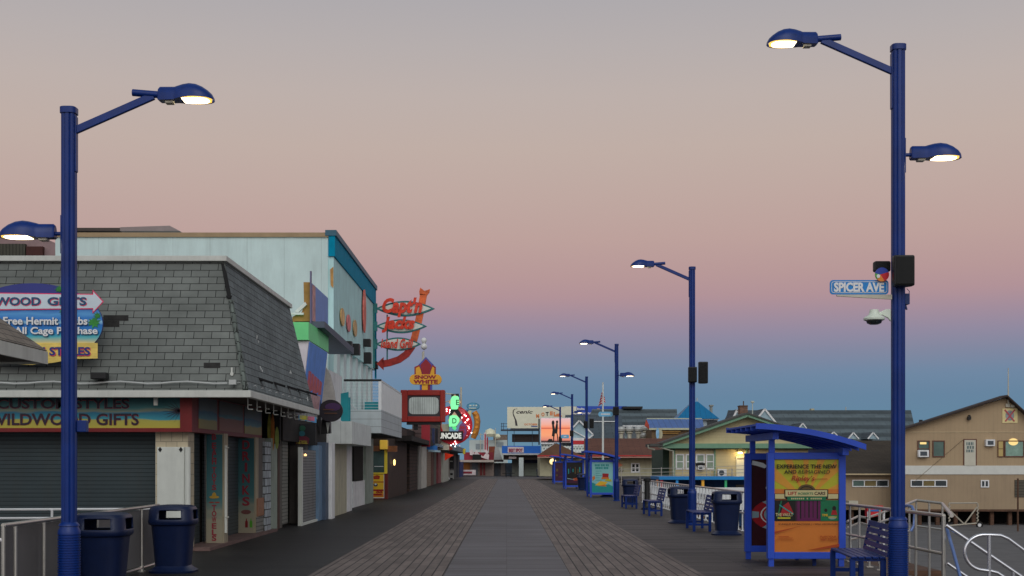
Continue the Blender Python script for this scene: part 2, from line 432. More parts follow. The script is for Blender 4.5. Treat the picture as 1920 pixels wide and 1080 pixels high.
speaker((PX(1097.5, 75.1), 74.8, PZ(803, 75.1)), .24, .2, .42, 'small left loudspeaker of the pair on the single headed lamp')
speaker((PX(1109, 75.1), 74.9, PZ(803, 75.1)), .25, .22, .56, 'taller right loudspeaker of the pair on the single headed lamp')
speaker((PX(1071.5, 94.2), 93.9, PZ(818, 94.2)), .27, .2, .42, 'loudspeaker on the lamp before the sunset screen')
speaker((PX(1050.5, 115.5), 115.2, PZ(829, 115.5)), .3, .2, .5, 'loudspeaker on the farthest lamp')
# avenue sign
M_signblue = mat('street sign blue', A(24, 110, 172, .62), .35, var=.05)
M_signwhite = mat('sign white', A(225, 228, 225, .75), .4, var=.03)
def rrect(x0, z0, x1, z1, r, n=5):
    pts = []
    for cx, cz, a0 in ((x1-r, z0+r, -90), (x1-r, z1-r, 0), (x0+r, z1-r, 90), (x0+r, z0+r, 180)):
        for k in range(n+1):
            a = math.radians(a0 + 90*k/n); pts.append((cx + r*math.cos(a), cz + r*math.sin(a)))
    return pts
ds = D1 - .06
sg = thing('avenue_sign', 'blue street name sign reading SPICER AVE with white border', 'street sign', (PX(1610, ds), ds, PZ(553, ds)))
x0, x1, z0, z1 = PX(1556, ds), PX(1666, ds), PZ(552, ds), PZ(525, ds)
b = MB(); b.prism(rrect(x0, z0, x1, z1, .04), (0, ds, 0), (1,0,0), (0,0,1), (0,.012,0)); b.build('plate', M_signblue, sg)
b = MB()
out = rrect(x0+.018, z0+.018, x1-.018, z1-.018, .03); inn = rrect(x0+.024, z0+.024, x1-.024, z1-.024, .026); n = len(out)
b.mesh([(p[0], ds - .004, p[1]) for p in out + inn], [(k, (k+1) % n, n + (k+1) % n, n + k) for k in range(n)]); b.build('border', M_signwhite, sg)
b = MB(); b.ftext('SPICER AVE', 1563.5, 529.5, 1657.5, 547.5, ds - .003, bold=.045); b.build('lettering', M_signwhite, sg)
b = MB(); b.prism([(PX(1569, ds), z0 - .003), (PX(1672, ds), z0 - .003), (PX(1672, ds), z0 - .06), (PX(1569, ds), z0 - .022)], (0, ds - .01, 0), (1,0,0), (0,0,1), (0, .035, 0))
b.build('bracket', M_sensor, sg)
# beach ball emblem
be = thing('beach_ball_emblem', 'round blue red and white beach ball emblem above the avenue sign', 'emblem', P(1654, 527, D1 - .1))
c0 = P(1654, 514.5, D1 - .1); rb = PX(1667, D1) - PX(1654, D1)
secs = [('blue', 20, 170, (30, 50, 130)), ('green', 170, 225, (70, 130, 60)), ('orange', 225, 290, (205, 110, 35)), ('red', 290, 380, (165, 18, 30))]
for nm, a0, a1, c in secs:
    b = MB(); pts = [(-.25*rb, 0)] + [(rb*math.cos(math.radians(a0 + (a1-a0)*k/10)), rb*math.sin(math.radians(a0 + (a1-a0)*k/10))) for k in range(11)]
    b.prism(pts, c0, (1,0,0), (0,0,1), (0, .015, 0)); b.build('panel', mat('ball ' + nm, A(*c, .6), .4, var=.05), be)
b = MB(); b.ell(c0 + Vector((-.55*rb, -.004, -.25*rb)), rb*.24, rb*.26, d=(0, .003, 0)); b.build('white_spot', M_signwhite, be)
# dome camera
cam_t = thing('dome_camera', 'white dome security camera on a curved arm below the avenue sign', 'camera', P(1639, 607, D1))
c = P(1639, 600, D1)
b = MB(); b.lathe([(.052, .125), (.058, .09), (.07, .06), (.115, .035), (.128, .02), (.125, .0), (.1, -.01)], c, 24); b.build('housing', mat('camera housing', A(175, 182, 170, .55), .45, var=.05), cam_t, smooth=40)
b = MB(); b.lathe([(.115, -.002), (.095, -.012), (.085, -.04), (.05, -.055), (.01, -.058)], c, 24); b.build('smoked_dome', M_glass, cam_t, smooth=60)
b = MB(); b.prism([(0, .09), (.08, .10), (.14, .13), (.20, .13), (.20, -.02), (.17, .02), (.10, .06), (.04, .055)], c + Vector((0, -.02, 0)), (1,0,0), (0,0,1), (0, .04, 0)); b.build('arm', mat('camera housing', 0), cam_t, bevel=.008)
b = MB(); b.box(PX(1693, D1), D1-.04, PZ(571, D1), PX(1704, D1), D1+.06, PZ(551, D1)); b.tube([P(1697, 570, D1), P(1700, 581, D1)], .013, 8); b.tube([P(1700, 541, D1), P(1705, 546, D1), P(1704, 555, D1)], .005, 6)
solo(b, 'junction_box', mat('small blue box', A(18, 34, 72, .45), .5), 'small blue junction box with cable on the right side of the avenue sign lamp', 'junction box', bevel=.006)
b = MB(); b.rect(143, 788, 161, 810, 14.1, .1); solo(b, 'junction_box', M_blue, 'small blue box on the left lamp in front of the gift sign', 'junction box', bevel=.008)
# pale distant avenue signs
M_pale = mat('pale street sign', A(95, 150, 180, .6), .4, var=.05)
for (a, y0, c, y1, D, lab) in ((1122, 772, 1149, 781, 54.5, 'pale blue street name sign beside the flagpole'), (1052, 815, 1067, 822, 94.0, 'pale blue street name sign below the sunset screen')):
    t = thing('avenue_sign', lab, 'street sign', P((a+c)/2, y1, D), 0, 'distant avenue signs')
    b = MB(); b.prism(rrect(PX(a, D), PZ(y1, D), PX(c, D), PZ(y0, D), .08), (0, D, 0), (1,0,0), (0,0,1), (0, .02, 0)); b.build('plate', M_pale, t)
    b = MB(); b.rect(a + 5, (y0+y1)/2 - 1, c - 5, (y0+y1)/2 + 1, D - .01, .005); b.build('lettering', M_signwhite, t)
# ---------------------------------------------------------------- litter bins
def make_bin():
    root = thing('litter_bin', 'x', 'litter bin', (0, 0, 0), 0, 'navy litter bins along the boardwalk')
    b = MB(); b.lathe([(.33, 0), (.335, .03), (.30, .055), (.262, .08), (.245, .10), (.25, .16), (.292, .66), (.30, .70)], n=40, sq=3.4); b.build('body', M_bin, root, smooth=35, world=False)
    n = 40
    def skip(i, k):
        return i == 4 and (k % 10 >= 7 or k % 10 < 3)
    b = MB(); b.lathe([(.295, .69), (.325, .705), (.34, .735), (.338, .775), (.334, .785), (.325, .92), (.32, .932), (.30, .965), (.24, .985), (.1, .995), (.01, .997)], n=n, sq=3.4, skip=skip, cap=False)
    b.build('hood', M_bin, root, smooth=35, world=False, solid=.03)
    b = MB(); b.lathe([(.285, .66), (.30, .765), (.29, .765), (.27, .66)], n=n, sq=3.4, cap=False); b.build('liner', M_black, root, smooth=40, world=False)
    return root
bins = [(-5.04, 16.0, 'navy litter bin partly behind the left street lamp'),
        (-4.92, 18.9, 'navy litter bin at the end of the left grey railing'),
        (4.93, 28.7, 'navy litter bin left of the large advertising shelter'),
        (4.66, 34.3, 'navy litter bin just behind the second right lamp'),
        (4.87, 50.5, 'navy litter bin in front of the white picket railing end'),
        (4.78, 61.0, 'navy litter bin in front of the turquoise poster'),
        (4.54, 76.8, 'navy litter bin in front of the dark poster')]
b0 = make_bin()
for i, (x, y, lab) in enumerate(bins):
    o = b0 if i == 0 else copy_tree(b0)
    o.location = (x, y, 0); o['label'] = lab; o.rotation_euler = (0, 0, math.radians(random.uniform(-4, 4)) if i != 1 else 0)
# ---------------------------------------------------------------- benches (face the boardwalk, -x)
def make_bench():
    L = 1.65
    root = thing('bench', 'x', 'bench', (0, 0, 0), 0, 'blue slatted benches along the railing')
    b = MB()
    for k in range(5): b.box(-.42 + k*.085, 0, .43, -.42 + k*.085 + .07, L, .455)
    b.box(-.4, .04, .395, .0, .09, .43); b.box(-.4, L-.09, .395, 0, L-.04, .43)
    b.build('seat', M_bench, root, world=False, bevel=.004)
    b = MB()
    R = Matrix.Rotation(math.radians(12), 3, 'Y')
    def bk(z, h, y0, y1): b.obox((.02 + (z - .44) * .2, (y0+y1)/2, z), (.03, y1-y0, h), R)
    bk(.80, .07, 0, L); bk(.715, .065, .05, L-.05); bk(.63, .065, .05, L-.05); bk(.545, .065, .05, L-.05); bk(.47, .05, 0, L)
    bk(.64, .37, 0, .05); bk(.64, .37, L-.05, L); bk(.64, .36, L/2 - .02, L/2 + .02)
    b.build('backrest', M_bench, root, world=False, bevel=.004)
    for x in (-.40, -.03):
        for y in (.02, L - .10):
            b = MB(); b.bar((x, y + .04, .0), (x, y + .04, .43), .065, .065); b.build('leg', M_bench, root, world=False, bevel=.006)
    for y in (.06, L - .06):
        b = MB(); b.box(-.37, y - .02, .14, -.06, y + .02, .19); b.build('stretcher', M_bench, root, world=False)
    return root
bench0 = make_bench()
bl = [(4.66, 15.7, 5.5, 'nearest blue slatted bench beside the avenue sign lamp'), (4.80, 30.0, 2, 'blue bench between the second lamp and a litter bin'),
      (4.74, 38.9, 0, 'blue bench in front of the white picket railing'), (4.62, 45.2, 0, 'farthest blue bench beside the dark bollard')]
for i, (x, y, a, lab) in enumerate(bl):
    o = bench0 if i == 0 else copy_tree(bench0)
    o.location = (x, y, 0); o.rotation_euler = (0, 0, math.radians(-a)); o['label'] = lab
b = MB(); b.lathe([(.2, 0), (.2, .06), (.12, .12), (.10, .2), (.10, .98), (.13, 1.0), (.13, 1.08), (.06, 1.12)], (4.85, 44.2, 0), 20)
solo(b, 'bollard', M_black, 'black round bollard with a flared foot beside the farthest bench', 'bollard', smooth=40)
# ---------------------------------------------------------------- advertising shelters
PM = lambda nm, c, k=.74: mat('print ' + nm, A(*c, k), .35, var=.06, ns=3)
M_pblack = PM('black', (18, 16, 14)); M_porange = PM('orange', (182, 105, 40)); M_pgreen = PM('lime', (160, 156, 38)); M_pray = PM('ray', (186, 132, 44))
M_pred = PM('red', (140, 26, 30)); M_pmaroon = PM('maroon', (48, 14, 18)); M_pcream = PM('cream', (175, 165, 120)); M_pcyan = PM('pale cyan', (120, 172, 172))
M_pteal = PM('teal', (24, 126, 124)); M_pemerald = PM('emerald', (16, 96, 62)); M_pmag = PM('magenta', (84, 20, 68)); M_ppurple = PM('purple', (56, 20, 44)); M_pgrey = PM('grey', (120, 140, 146))
M_pyellow = PM('yellow', (200, 160, 40)); M_pwhite = PM('white', (190, 196, 192)); M_pnavy = PM('navy', (22, 30, 70)); M_pbrown = PM('bronze', (84, 66, 34)); M_pdkor = PM('rust', (150, 60, 24))
POST = [M_porange, M_pgreen, M_pray, M_pblack, M_pred, M_pmaroon, M_pcream, M_pcyan, M_pteal, M_pemerald, M_pmag, M_ppurple, M_pgrey, M_pyellow, M_pwhite, M_pnavy, M_pbrown, M_pdkor]
IX = {n: i for i, n in enumerate('orange lime ray black red maroon cream cyan teal emerald magenta purple grey yellow white navy bronze rust'.split())}
class Poster(MB):
    """flat printed sheet; (a, b) run 0..1 across and up the sheet"""
    def __init__(s, x0, z0, x1, z1, y): super().__init__(); s.q = (x0, z0, x1, z1); s.y = y; s.lv = 0
    def xy(s, a, b): x0, z0, x1, z1 = s.q; return (x0 + a*(x1-x0), z0 + b*(z1-z0))
    def put(s, col, pts):
        s.cm = IX[col]; s.lv += 1; y = s.y - s.lv * .0006
        q = [s.xy(*p) for p in pts]
        ar = sum(q[i-1][0]*q[i][1] - q[i][0]*q[i-1][1] for i in range(len(q)))
        if ar < 0: q.reverse()
        s.face([(x, y, z) for x, z in q])
    def r(s, col, a0, b0, a1, b1): s.put(col, [(a0, b0), (a1, b0), (a1, b1), (a0, b1)])
    def disc(s, col, a, b, ra, rb, n=24, t0=0, t1=360): s.put(col, [(a + ra*math.cos(math.radians(t0+(t1-t0)*k/n)), b + rb*math.sin(math.radians(t0+(t1-t0)*k/n))) for k in range(n if t1-t0 == 360 else n+1)])
    def t(s, col, body, a0, b0, a1, b1, **k):
        s.cm = IX[col]; s.lv += 1
        x0, z0 = s.xy(a0, b0); x1, z1 = s.xy(a1, b1)
        s.text(body, ((x0+x1)/2, s.y - s.lv*.0006 + .0005, (z0+z1)/2), x1-x0, z1-z0, dep=.0012, **k)
def poster_main(p):
    p.r('orange', 0, 0, 1, 1); p.r('lime', 0, .62, 1, 1)
    o = (.5, .56)
    for a0, a1 in ((12, 24), (38, 50), (62, 72), (86, 95), (112, 122), (138, 152)):
        pts = [o]
        for a in (a0, a1):
            dx, dy = math.cos(math.radians(a)), math.sin(math.radians(a))*.8
            k = min(.5/abs(dx) if dx else 9, .44/dy); pts.append((o[0]+dx*k, o[1]+dy*k))
        p.put('ray', pts)
    p.r('orange', 0, .60, 1, .68)
    p.r('purple', 0, .335, 1, .56); p.r('magenta', .36, .335, .72, .56)
    for k in range(5): p.r('purple' if k % 2 else 'black', .40 + k*.065, .36, .42 + k*.065, .56)
    p.put('pgrey' if 0 else 'magenta', [(.34, .335), (.74, .335), (.62, .37), (.46, .37)])
    p.r('black', 0, .335, .33, .56); p.put('red', [(.08, .38), (.3, .42), (.22, .54), (.14, .5)]); p.put('emerald', [(.04, .36), (.06, .36), (.12, .55), (.10, .55)]); p.put('teal', [(.08, .50), (.3, .40), (.3, .415), (.08, .515)])
    p.r('emerald', .72, .335, 1, .56); p.disc('black', .80, .45, .025, .02); p.disc('black', .93, .47, .03, .028); p.put('red', [(.88, .4), (.98, .4), (.96, .45), (.9, .45)]); p.disc('grey', .9, .37, .06, .018)
    p.t('cream', 'THE VAULT', .02, .385, .29, .42, bold=.02); p.r('lime', .05, .358, .25, .375)
    p.t('yellow', 'TIME', .74, .385, .83, .41, bold=.02); p.t('lime', 'BREAK', .84, .365, .98, .388, bold=.02)
    p.disc('bronze', .5, .655, .14, .075, t0=0, t1=180); p.disc('black', .5, .66, .11, .05, t0=0, t1=180); p.disc('bronze', .5, .665, .09, .035, t0=0, t1=180)
    p.r('black', 0, .57, 1, .63); p.r('cream', .01, .575, .17, .625); p.r('cream', .83, .575, .99, .625)
    p.r('black', .155, .585, .835, .675); p.r('cream', .17, .60, .82, .667)
    p.t('red', 'LIFT', .21, .615, .35, .65, bold=.03); p.t('emerald', 'ROBERTS', .37, .617, .60, .643, bold=.02); p.t('maroon', 'CARS', .62, .615, .79, .65, bold=.03)
    p.r('emerald', .2, .555, .8, .597); [p.r('cream', .26 + k*.03, .568, .26 + k*.03 + .02, .584) for k in range(16) if k not in (7, 9)]
    p.t('black', 'EXPERIENCE THE NEW', .035, .90, .965, .945, bold=.022)
    p.t('black', 'AND', .15, .845, .34, .885, bold=.022); p.t('black', 'REIMAGINED', .37, .845, .86, .885, shear=.12)
    p.t('red', "Ripley's", .26, .752, .62, .825, bold=.012, shear=.25); p.put('red', [(.62, .783), (.82, .786), (.82, .791), (.62, .79)])
    p.t('maroon', '2 UNIQUE ATTRACTIONS | 1 WILD ADVENTURE', .06, .29, .98, .31, bold=.02)
    p.t('rust', 'PLAN YOUR', .71, .155, .96, .178, bold=.02); p.t('rust', 'VISIT TODAY', .71, .125, .98, .148, bold=.02)
    p.r('rust', .06, .165, .22, .171); p.r('rust', .06, .15, .28, .155); p.r('rust', .02, .13, .3, .134)
    p.put('rust', [(0, .22), (.4, .28), (.2, .24), (0, .2)]); p.put('rust', [(.5, .02), (1, .09), (1, .06), (.7, .03)])
def poster_chip(p):
    p.r('maroon', 0, 0, 1, 1); p.disc('red', .55, .36, .55, .20); 
    for a in range(0, 360, 60):
        q = [(.55 + .55*math.cos(math.radians(a+d))*f, .36 + .20*math.sin(math.radians(a+d))*f) for d, f in ((-12, 1), (12, 1), (12, .78), (-12, .78))]
        p.put('grey', q)
    p.disc('white', .55, .36, .40, .145); p.disc('red', .55, .36, .375, .136); p.disc('grey', .55, .36, .34, .122); p.t('red', 'S3', .3, .29, .8, .43, bold=.05)
    p.put('white', [(.02, .99), (.2, .96), (.28, .92), (.22, .90), (.08, .93), (.0, .94)])
    p.t('white', 'OPEN', .24, .63, .95, .71, bold=.02); p.t('red', 'B', .42, .82, .62, .88, bold=.03); p.r('white', .42, .79, .9, .797); p.r('white', .42, .765, .7, .772)
def poster_teal(p):
    p.r('cyan', 0, 0, 1, 1); [p.r('teal', .14 + k*.075, .86 + (k % 2)*.004, .14 + k*.075 + (.058 if k not in (3, 6) else .03), .93) for k in range(9)]; [p.r('teal', .17 + k*.078, .77, .17 + k*.078 + (.06 if k != 4 else .03), .84) for k in range(8)]
    for k in range(5): p.r('teal', .18, .70 - k*.075, .46 - (k % 2)*.08, .712 - k*.075)
    p.put('teal', [(0, 0), (1, 0), (1, .2), (.8, .27), (.4, .23), (0, .33)]); p.put('orange', [(.05, .38), (.16, .46), (.12, .56), (.02, .5)]); p.put('yellow', [(.15, .24), (.6, .22), (.75, .34), (.4, .38)]); p.put('orange', [(.25, .22), (.7, .2), (.62, .27)])
    p.put('red', [(.5, .5), (.78, .5), (.8, .62), (.5, .63)]); p.put('orange', [(.45, .44), (.8, .44), (.82, .5), (.46, .5)]); p.put('lime', [(.6, .38), (.95, .36), (.9, .44), (.7, .44)])
def poster_dark(p):
    p.r('black', 0, 0, 1, 1)
    for k, (a, c) in enumerate(((.1, 'teal'), (.22, 'navy'), (.38, 'teal'), (.52, 'bronze'), (.7, 'bronze'), (.8, 'teal'))): p.r(c, a, .5 + (k % 3)*.04, a + .06, .72 + (k % 2)*.08)
    p.put('purple', [(0, .22), (.6, .30), (1, .2), (1, .08), (0, .1)]); p.put('rust', [(.4, .3), (.8, .36), (.75, .22), (.45, .2)]); p.put('grey', [(.05, .32), (.5, .26), (.5, .24), (.05, .28)])
def poster_plum(p):
    p.r('purple', 0, 0, 1, 1); p.r('bronze', .08, .52, .24, .66); p.r('bronze', .74, .50, .94, .62); p.r('bronze', .06, .26, .2, .36); p.r('magenta', .3, .2, .7, .24)
def shelter(y0, xl, art, rear, label, sc=1):
    root = thing('advertising_shelter', label, 'shelter', (xl + .7, y0 + 1, 0), 0, 'blue advertising shelters')
    w = 1.21; fx0, fx1 = xl, xl + w
    def panel(y, x0, x1, zb, zt, fn, t=.105):
        b = MB(); 
        b.box(x0, y, zb, x0 + t, y + .12, zt); b.box(x1 - t, y, zb, x1, y + .12, zt); b.box(x0 + t, y, zt - t, x1 - t, y + .12, zt); b.box(x0 + t, y, zb, x1 - t, y + .12, zb + t)
        b.box(x0 + t, y + .04, zb + t, x1 - t, y + .10, zt - t)
        fr = b.build('panel_frame', M_shelter, root, bevel=.006)
        p = Poster(x0 + t, zb + t, x1 - t, zt - t, y + .036); fn(p); p.build('poster', POST, fr)
        for x in (x0 + .02, x1 - .10):
            c = MB(); c.box(x, y + .02, 0, x + .08, y + .10, zb); c.build('foot', M_shelter, root)
    panel(y0, fx0, fx1, .12, 1.77, art)
    panel(y0 + 1.55, fx0 - .06, fx1 - .06, .12, 1.77, rear)
    # posts and beams carry the arched roof
    def rz(t): return 2.20 - .06*t - .26*t*t          # roof top, t 0..1 from the boardwalk side
    X0, X1 = xl - .27, xl + 1.40
    for y in (y0 + .02, y0 + 1.57):
        for x, top in ((fx0 + .03, rz(.2) - .08), (fx1 - .11, rz(.9) - .08)):
            b = MB(); b.box(x, y, 1.77, x + .085, y + .085, top - .05); b.build('post', M_shelter, root, bevel=.005)
    for x, t in ((fx0 + .03, .2), (fx1 - .11, .9)):
        b = MB(); b.box(x - .005, y0 - .25, rz(t) - .21, x + .09, y0 + 2.0, rz(t) - .10); b.build('beam', M_shelter, root, bevel=.005)
    n = 14; b = MB()
    top = [(X0 + (X1-X0)*k/n, rz(k/n)) for k in range(n+1)]
    poly = top + [(x, z - .03) for x, z in reversed(top)]
    b.prism(poly, (0, y0 - .4, 0), (1,0,0), (0,0,1), (0, 2.55, 0)); b.build('roof_sheet', M_shelter, root, smooth=30)
    for y in (y0 - .45, y0 + 2.15):
        b = MB()
        b.prism([(x, z + .012) for x, z in top] + [(x, z - .075) for x, z in reversed(top)], (0, y, 0), (1,0,0), (0,0,1), (0, .05, 0))
        b.build('fascia', M_shelter, root, smooth=30)
    for k in range(5):
        b = MB(); y = y0 - .05 + k * .43
        b.prism([(x, z - .031) for x, z in top] + [(x, z - .085) for x, z in reversed(top)], (0, y, 0), (1,0,0), (0,0,1), (0, .05, 0)); b.build('rafter', M_shelter, root, smooth=30)
    b = MB()
    b.box(fx1 - .02, y0 + .15, .42, fx1 + .02, y0 + 1.5, .46); b.box(fx0 + .7, y0 + .18, .42, fx1 - .03, y0 + 1.5, .46); b.box(fx0 + .75, y0 + .2, .0, fx0 + .8, y0 + .26, .42); b.box(fx0 + .75, y0 + 1.4, 0, fx0 + .8, y0 + 1.46, .42)
    b.build('shelter_seat', M_bench, root)
    return root
shelter(19.85, 4.05, poster_main, poster_chip, 'blue shelter with the large yellow EXPERIENCE THE NEW poster')
shelter(60.6, 3.93, poster_teal, poster_teal, 'distant blue shelter with a pale turquoise beach poster')
shelter(80.5, 3.66, poster_dark, poster_dark, 'distant blue shelter with a dark night scene poster')
shelter(101, 3.72, poster_plum, poster_plum, 'farthest blue shelter with a plum coloured poster')
# ---------------------------------------------------------------- right railing, ramp, stairs
M_rail = mat('dull aluminium', A(165, 162, 155, .6), .33, .8, var=.1, ns=5)
rr = thing('railing', 'long metal railing with thin upright posts along the right boardwalk edge', 'railing', (5.62, 34, 0))
XR = 5.6
b = MB(); b.tube([(XR, 16.4, .93), (XR, 53, .92)], .026, 10); b.build('top_rail', M_rail, rr, smooth=40)
b = MB(); b.tube([(XR, 16.4, .44), (XR, 53, .42)], .022, 8); b.build('middle_rail', M_rail, rr, smooth=40)
y = 16.4; k = 0
while y < 53:
    b = MB(); b.tube([(XR + .0, y, 0), (XR, y, .93)], .018 if k else .026, 8); b.box(XR-.05, y-.05, 0, XR+.05, y+.05, .012); b.build('post', M_whitepipe if y > 24 else M_rail, rr, smooth=40); y += .56; k += 1
# white lattice fence beyond, low
lf = thing('lattice_fence', 'low white lattice fence seen through the far end of the long railing', 'fence', (6.0, 46, 0))
for s in (1, -1):
    b = MB(); y = 38.5
    while y < 52.6:
        p, q = ((6.0, y, .05), (6.0, y + .5, .62)) if s > 0 else ((6.03, y + .5, .05), (6.03, y, .62)); b.bar(p, q, .02, .05); y += .27
    b.build('lattice_panel', M_whitepipe, lf)
b = MB(); b.box(5.98, 38.4, .62, 6.05, 53.2, .68); b.box(5.98, 38.4, 0, 6.05, 53.2, .05); b.build('fence_rail', M_whitepipe, lf)
# inner ramp railing
rp = thing('ramp_railing', 'metal pipe railing round the ramp landing behind the nearest lamp', 'railing', (7.6, 25, -.3))
a = [P(1690, 950, 22), P(1718, 938, 25), P(1767, 944, 24.5)]
b = MB(); b.tube([a[0], a[1]], .026, 10); b.tube([a[1], a[2]], .026, 10); b.tube([a[2], Vector((5.72, 16.45, .93))], .026, 10); b.build('top_rail', M_rail, rp, smooth=40)
b = MB(); d = Vector((0, 0, -.5)); b.tube([a[0]+d, a[1]+d], .02, 8); b.tube([a[1]+d, a[2]+d], .02, 8); b.build('middle_rail', M_rail, rp, smooth=40)
for q in (a[0], a[1], (a[1]+a[2])/2, a[2], a[0]*.5+a[1]*.5):
    b = MB(); b.tube([(q.x, q.y, -2.75), q], .02, 8); b.build('post', M_rail, rp, smooth=40)
b = MB(); h = [P(1690, 952, 18.4), P(1700, 948, 18.2), P(1710, 950, 18), P(1715, 962, 17.9), P(1714, 985, 17.9), P(1708, 996, 17.9)]; b.tube(h, .022, 10); b.build('hooped_end', mat('blue tinted pipe', A(100, 120, 165, .6), .3, .6, var=.08), rp, smooth=60)
rp2 = thing('ramp_railing', 'lower zigzag pipe railing seen behind the nearest bench', 'railing', (6.6, 22, -.3))
for i, (pp, nm) in enumerate((([P(1588, 978, 22), P(1609, 968, 23), P(1625, 971, 22.5), P(1672, 955, 24)], 'top_rail'), ([P(1588, 990, 22), P(1612, 980, 23), P(1630, 985, 22), P(1672, 972, 24)], 'middle_rail'), ([P(1592, 1012, 22), P(1650, 1000, 23)], 'lower_rail'))):
    b = MB(); b.tube(pp, .02, 8); b.build(nm, M_rail, rp2, smooth=40)
for px, py, D in ((1594, 976, 22.2), (1611, 969, 23), (1628, 959, 23.4), (1649, 962, 23), (1657, 958, 23.5)):
    b = MB(); q = P(px, py, D); b.tube([(q.x, q.y, -.3), q], .022, 8); b.build('post', M_whitepipe, rp2, smooth=40)
b = MB(); b.box(5.9, 21.5, -.40, 7.3, 26, -.20); b.box(5.9, 21.44, -.72, 7.3, 21.5, -.25); struct(b, 'ramp_landing', M_timber)
# stairs going down to the sand
b = MB()
for k in range(14): b.box(EDGE + k*.3, 13.6, -.2*(k+1), EDGE + (k+1)*.3 + .02, 16.2, -.2*(k+1) + .05)
struct(b, 'stairs', mat('stair planks', A(70, 66, 64, .6), .7, var=.2))
st = thing('stair_handrail', 'shiny pipe handrail running down the beach stairs on the right', 'handrail', (6.4, 16.3, -.6))
b = MB(); b.tube([P(1774, 985, 16.35), P(1850, 1037, 16.3), P(1960, 1112, 16.3)], .024, 12); b.build('top_rail', M_stain, st, smooth=50)
b = MB(); b.tube([P(1776, 1056, 16.35), P(1850, 1107, 16.3), P(1960, 1180, 16.3)], .02, 12); b.build('lower_rail', M_stain, st, smooth=50)
b = MB(); b.tube([(P(1900, 1071, 16.3).x, 16.3, -1.2), P(1900, 1071, 16.3)], .022, 10); b.build('post', M_stain, st, smooth=50)
b = MB(); b.tube([P(1775, 990, 16.5), P(1788, 1035, 16.2), P(1804, 1095, 15.9)], .022, 10); b.build('sloping_rail', mat('blue tinted pipe', 0), st, smooth=50)
lp = thing('stair_handrail', 'shiny handrail with a rounded loop end and one upright at the bottom right corner', 'handrail', (5.7, 15, -.4))
pts = []
def arc(c, r, a0, a1, n=10, sy=1): return [P(c[0] + r*math.cos(math.radians(a0 + (a1-a0)*k/n)), c[1] - r*sy*math.sin(math.radians(a0+(a1-a0)*k/n)), 15) for k in range(n+1)]
pts = [P(1960, 1065, 15), P(1920, 1032, 15), P(1890, 1010, 15), P(1876, 1004, 15), P(1856, 1003, 15)] + arc((1845, 1036), 36, 95, 265, 14, .92) + [P(1858, 1071, 15), P(1870, 1074, 15), P(1885, 1084, 15), P(1930, 1115, 15)]
b = MB(); b.tube(pts, .021, 12); b.build('looped_rail', M_stain, lp, smooth=60)
b = MB(); b.tube([(P(1855, 1003, 15).x, 15, -.8), P(1855, 1003, 15)], .022, 12); b.build('post', M_stain, lp, smooth=60)
# corner post beside stairs
# ---------------------------------------------------------------- left railing with grey mesh panels
M_screen = mat('grey mesh screen', A(82, 80, 80, .5), .7, var=.08)
lr = thing('railing', 'grey mesh panelled railing beside the left lamp and bins', 'railing', (-5.35, 16.5, 0))
XL = -5.36
b = MB(); b.tube([(-5.27, 13.4, .95), (XL - .05, 19.9, .95)], .026, 10); b.build('top_rail', M_rail, lr, smooth=40)
b = MB(); b.tube([(-5.27, 13.4, .06), (XL - .05, 19.9, .06)], .022, 8); b.build('bottom_rail', M_rail, lr, smooth=40)
b = MB(); b.prism([(13.5, .09), (19.85, .09), (19.85, .91), (13.5, .91)], (XL - .03, 0, 0), (0,1,0), (0,0,1), (-.012, 0, 0)); b.build('mesh_panel', M_screen, lr)
for y in (13.4, 13.75, 14.65, 15.7, 16.7, 17.75, 18.9, 19.85):
    x = -5.27 - .14 * (y - 13.4) / 6.5
    b = MB(); b.tube([(x, y, 0), (x, y, .95)], .021, 8); b.lathe([(.06, 0), (.06, .015), (.035, .02), (.03, .10)], (x, y, 0), 12); b.build('post', M_rail, lr, smooth=40)
rb_ = thing('ramp_railing', 'two white horizontal pipes in front of the large grey shutter', 'railing', (-7.2, 20.6, 0))
for py in (954, 971):
    b = MB(); z = PZ(py, 20.6); b.tube([(-12, 20.75, z - .03), (PX(290, 20.6) if py == 954 else PX(118, 20.6), 20.5, z)], .02, 8); b.build('rail', M_whitepipe, rb_, smooth=40)
b = MB(); b.tube([(-12, 13.5, .8), (-5.28, 13.4, .8)], .02, 8); b.build('rail', M_whitepipe, rb_, smooth=40)
for x in (-5.62, -7.3, -9):
    b = MB(); b.tube([(x, 20.55, 0), (x, 20.55, .86)], .02, 8); b.build('post', M_whitepipe, rb_, smooth=40)
# ================================================================ LEFT SIDE
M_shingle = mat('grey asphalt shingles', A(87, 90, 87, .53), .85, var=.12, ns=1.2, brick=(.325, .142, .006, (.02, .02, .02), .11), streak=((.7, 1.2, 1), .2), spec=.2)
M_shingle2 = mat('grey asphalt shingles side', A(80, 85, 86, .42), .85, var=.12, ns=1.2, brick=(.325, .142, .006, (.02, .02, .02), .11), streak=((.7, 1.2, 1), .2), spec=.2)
M_gutter = mat('gutter white', A(165, 166, 160, .58), .5, var=.08, grime=.2)
M_shut = mat('grey roller shutter', A(50, 59, 62, .58), .5, .2, var=.1, ns=1, groove=('v', .075, .16, .75), grime=.3)
M_shutl = mat('light roller shutter', A(112, 112, 112, .6), .5, .2, var=.1, groove=('v', .075, .2, .8), grime=.3)
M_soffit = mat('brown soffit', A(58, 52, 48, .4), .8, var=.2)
M_crimson = mat('crimson trim', A(92, 18, 20, .55), .5, var=.15, grime=.2)
M_pillar = mat('cream tile pillar', A(150, 140, 118, .5), .5, var=.1, brick=(.2, .2, .003, (.16, .14, .11), .06), grime=.2)
M_pad = mat('white padding', A(150, 152, 146, .44), .6, var=.06, grime=.15)
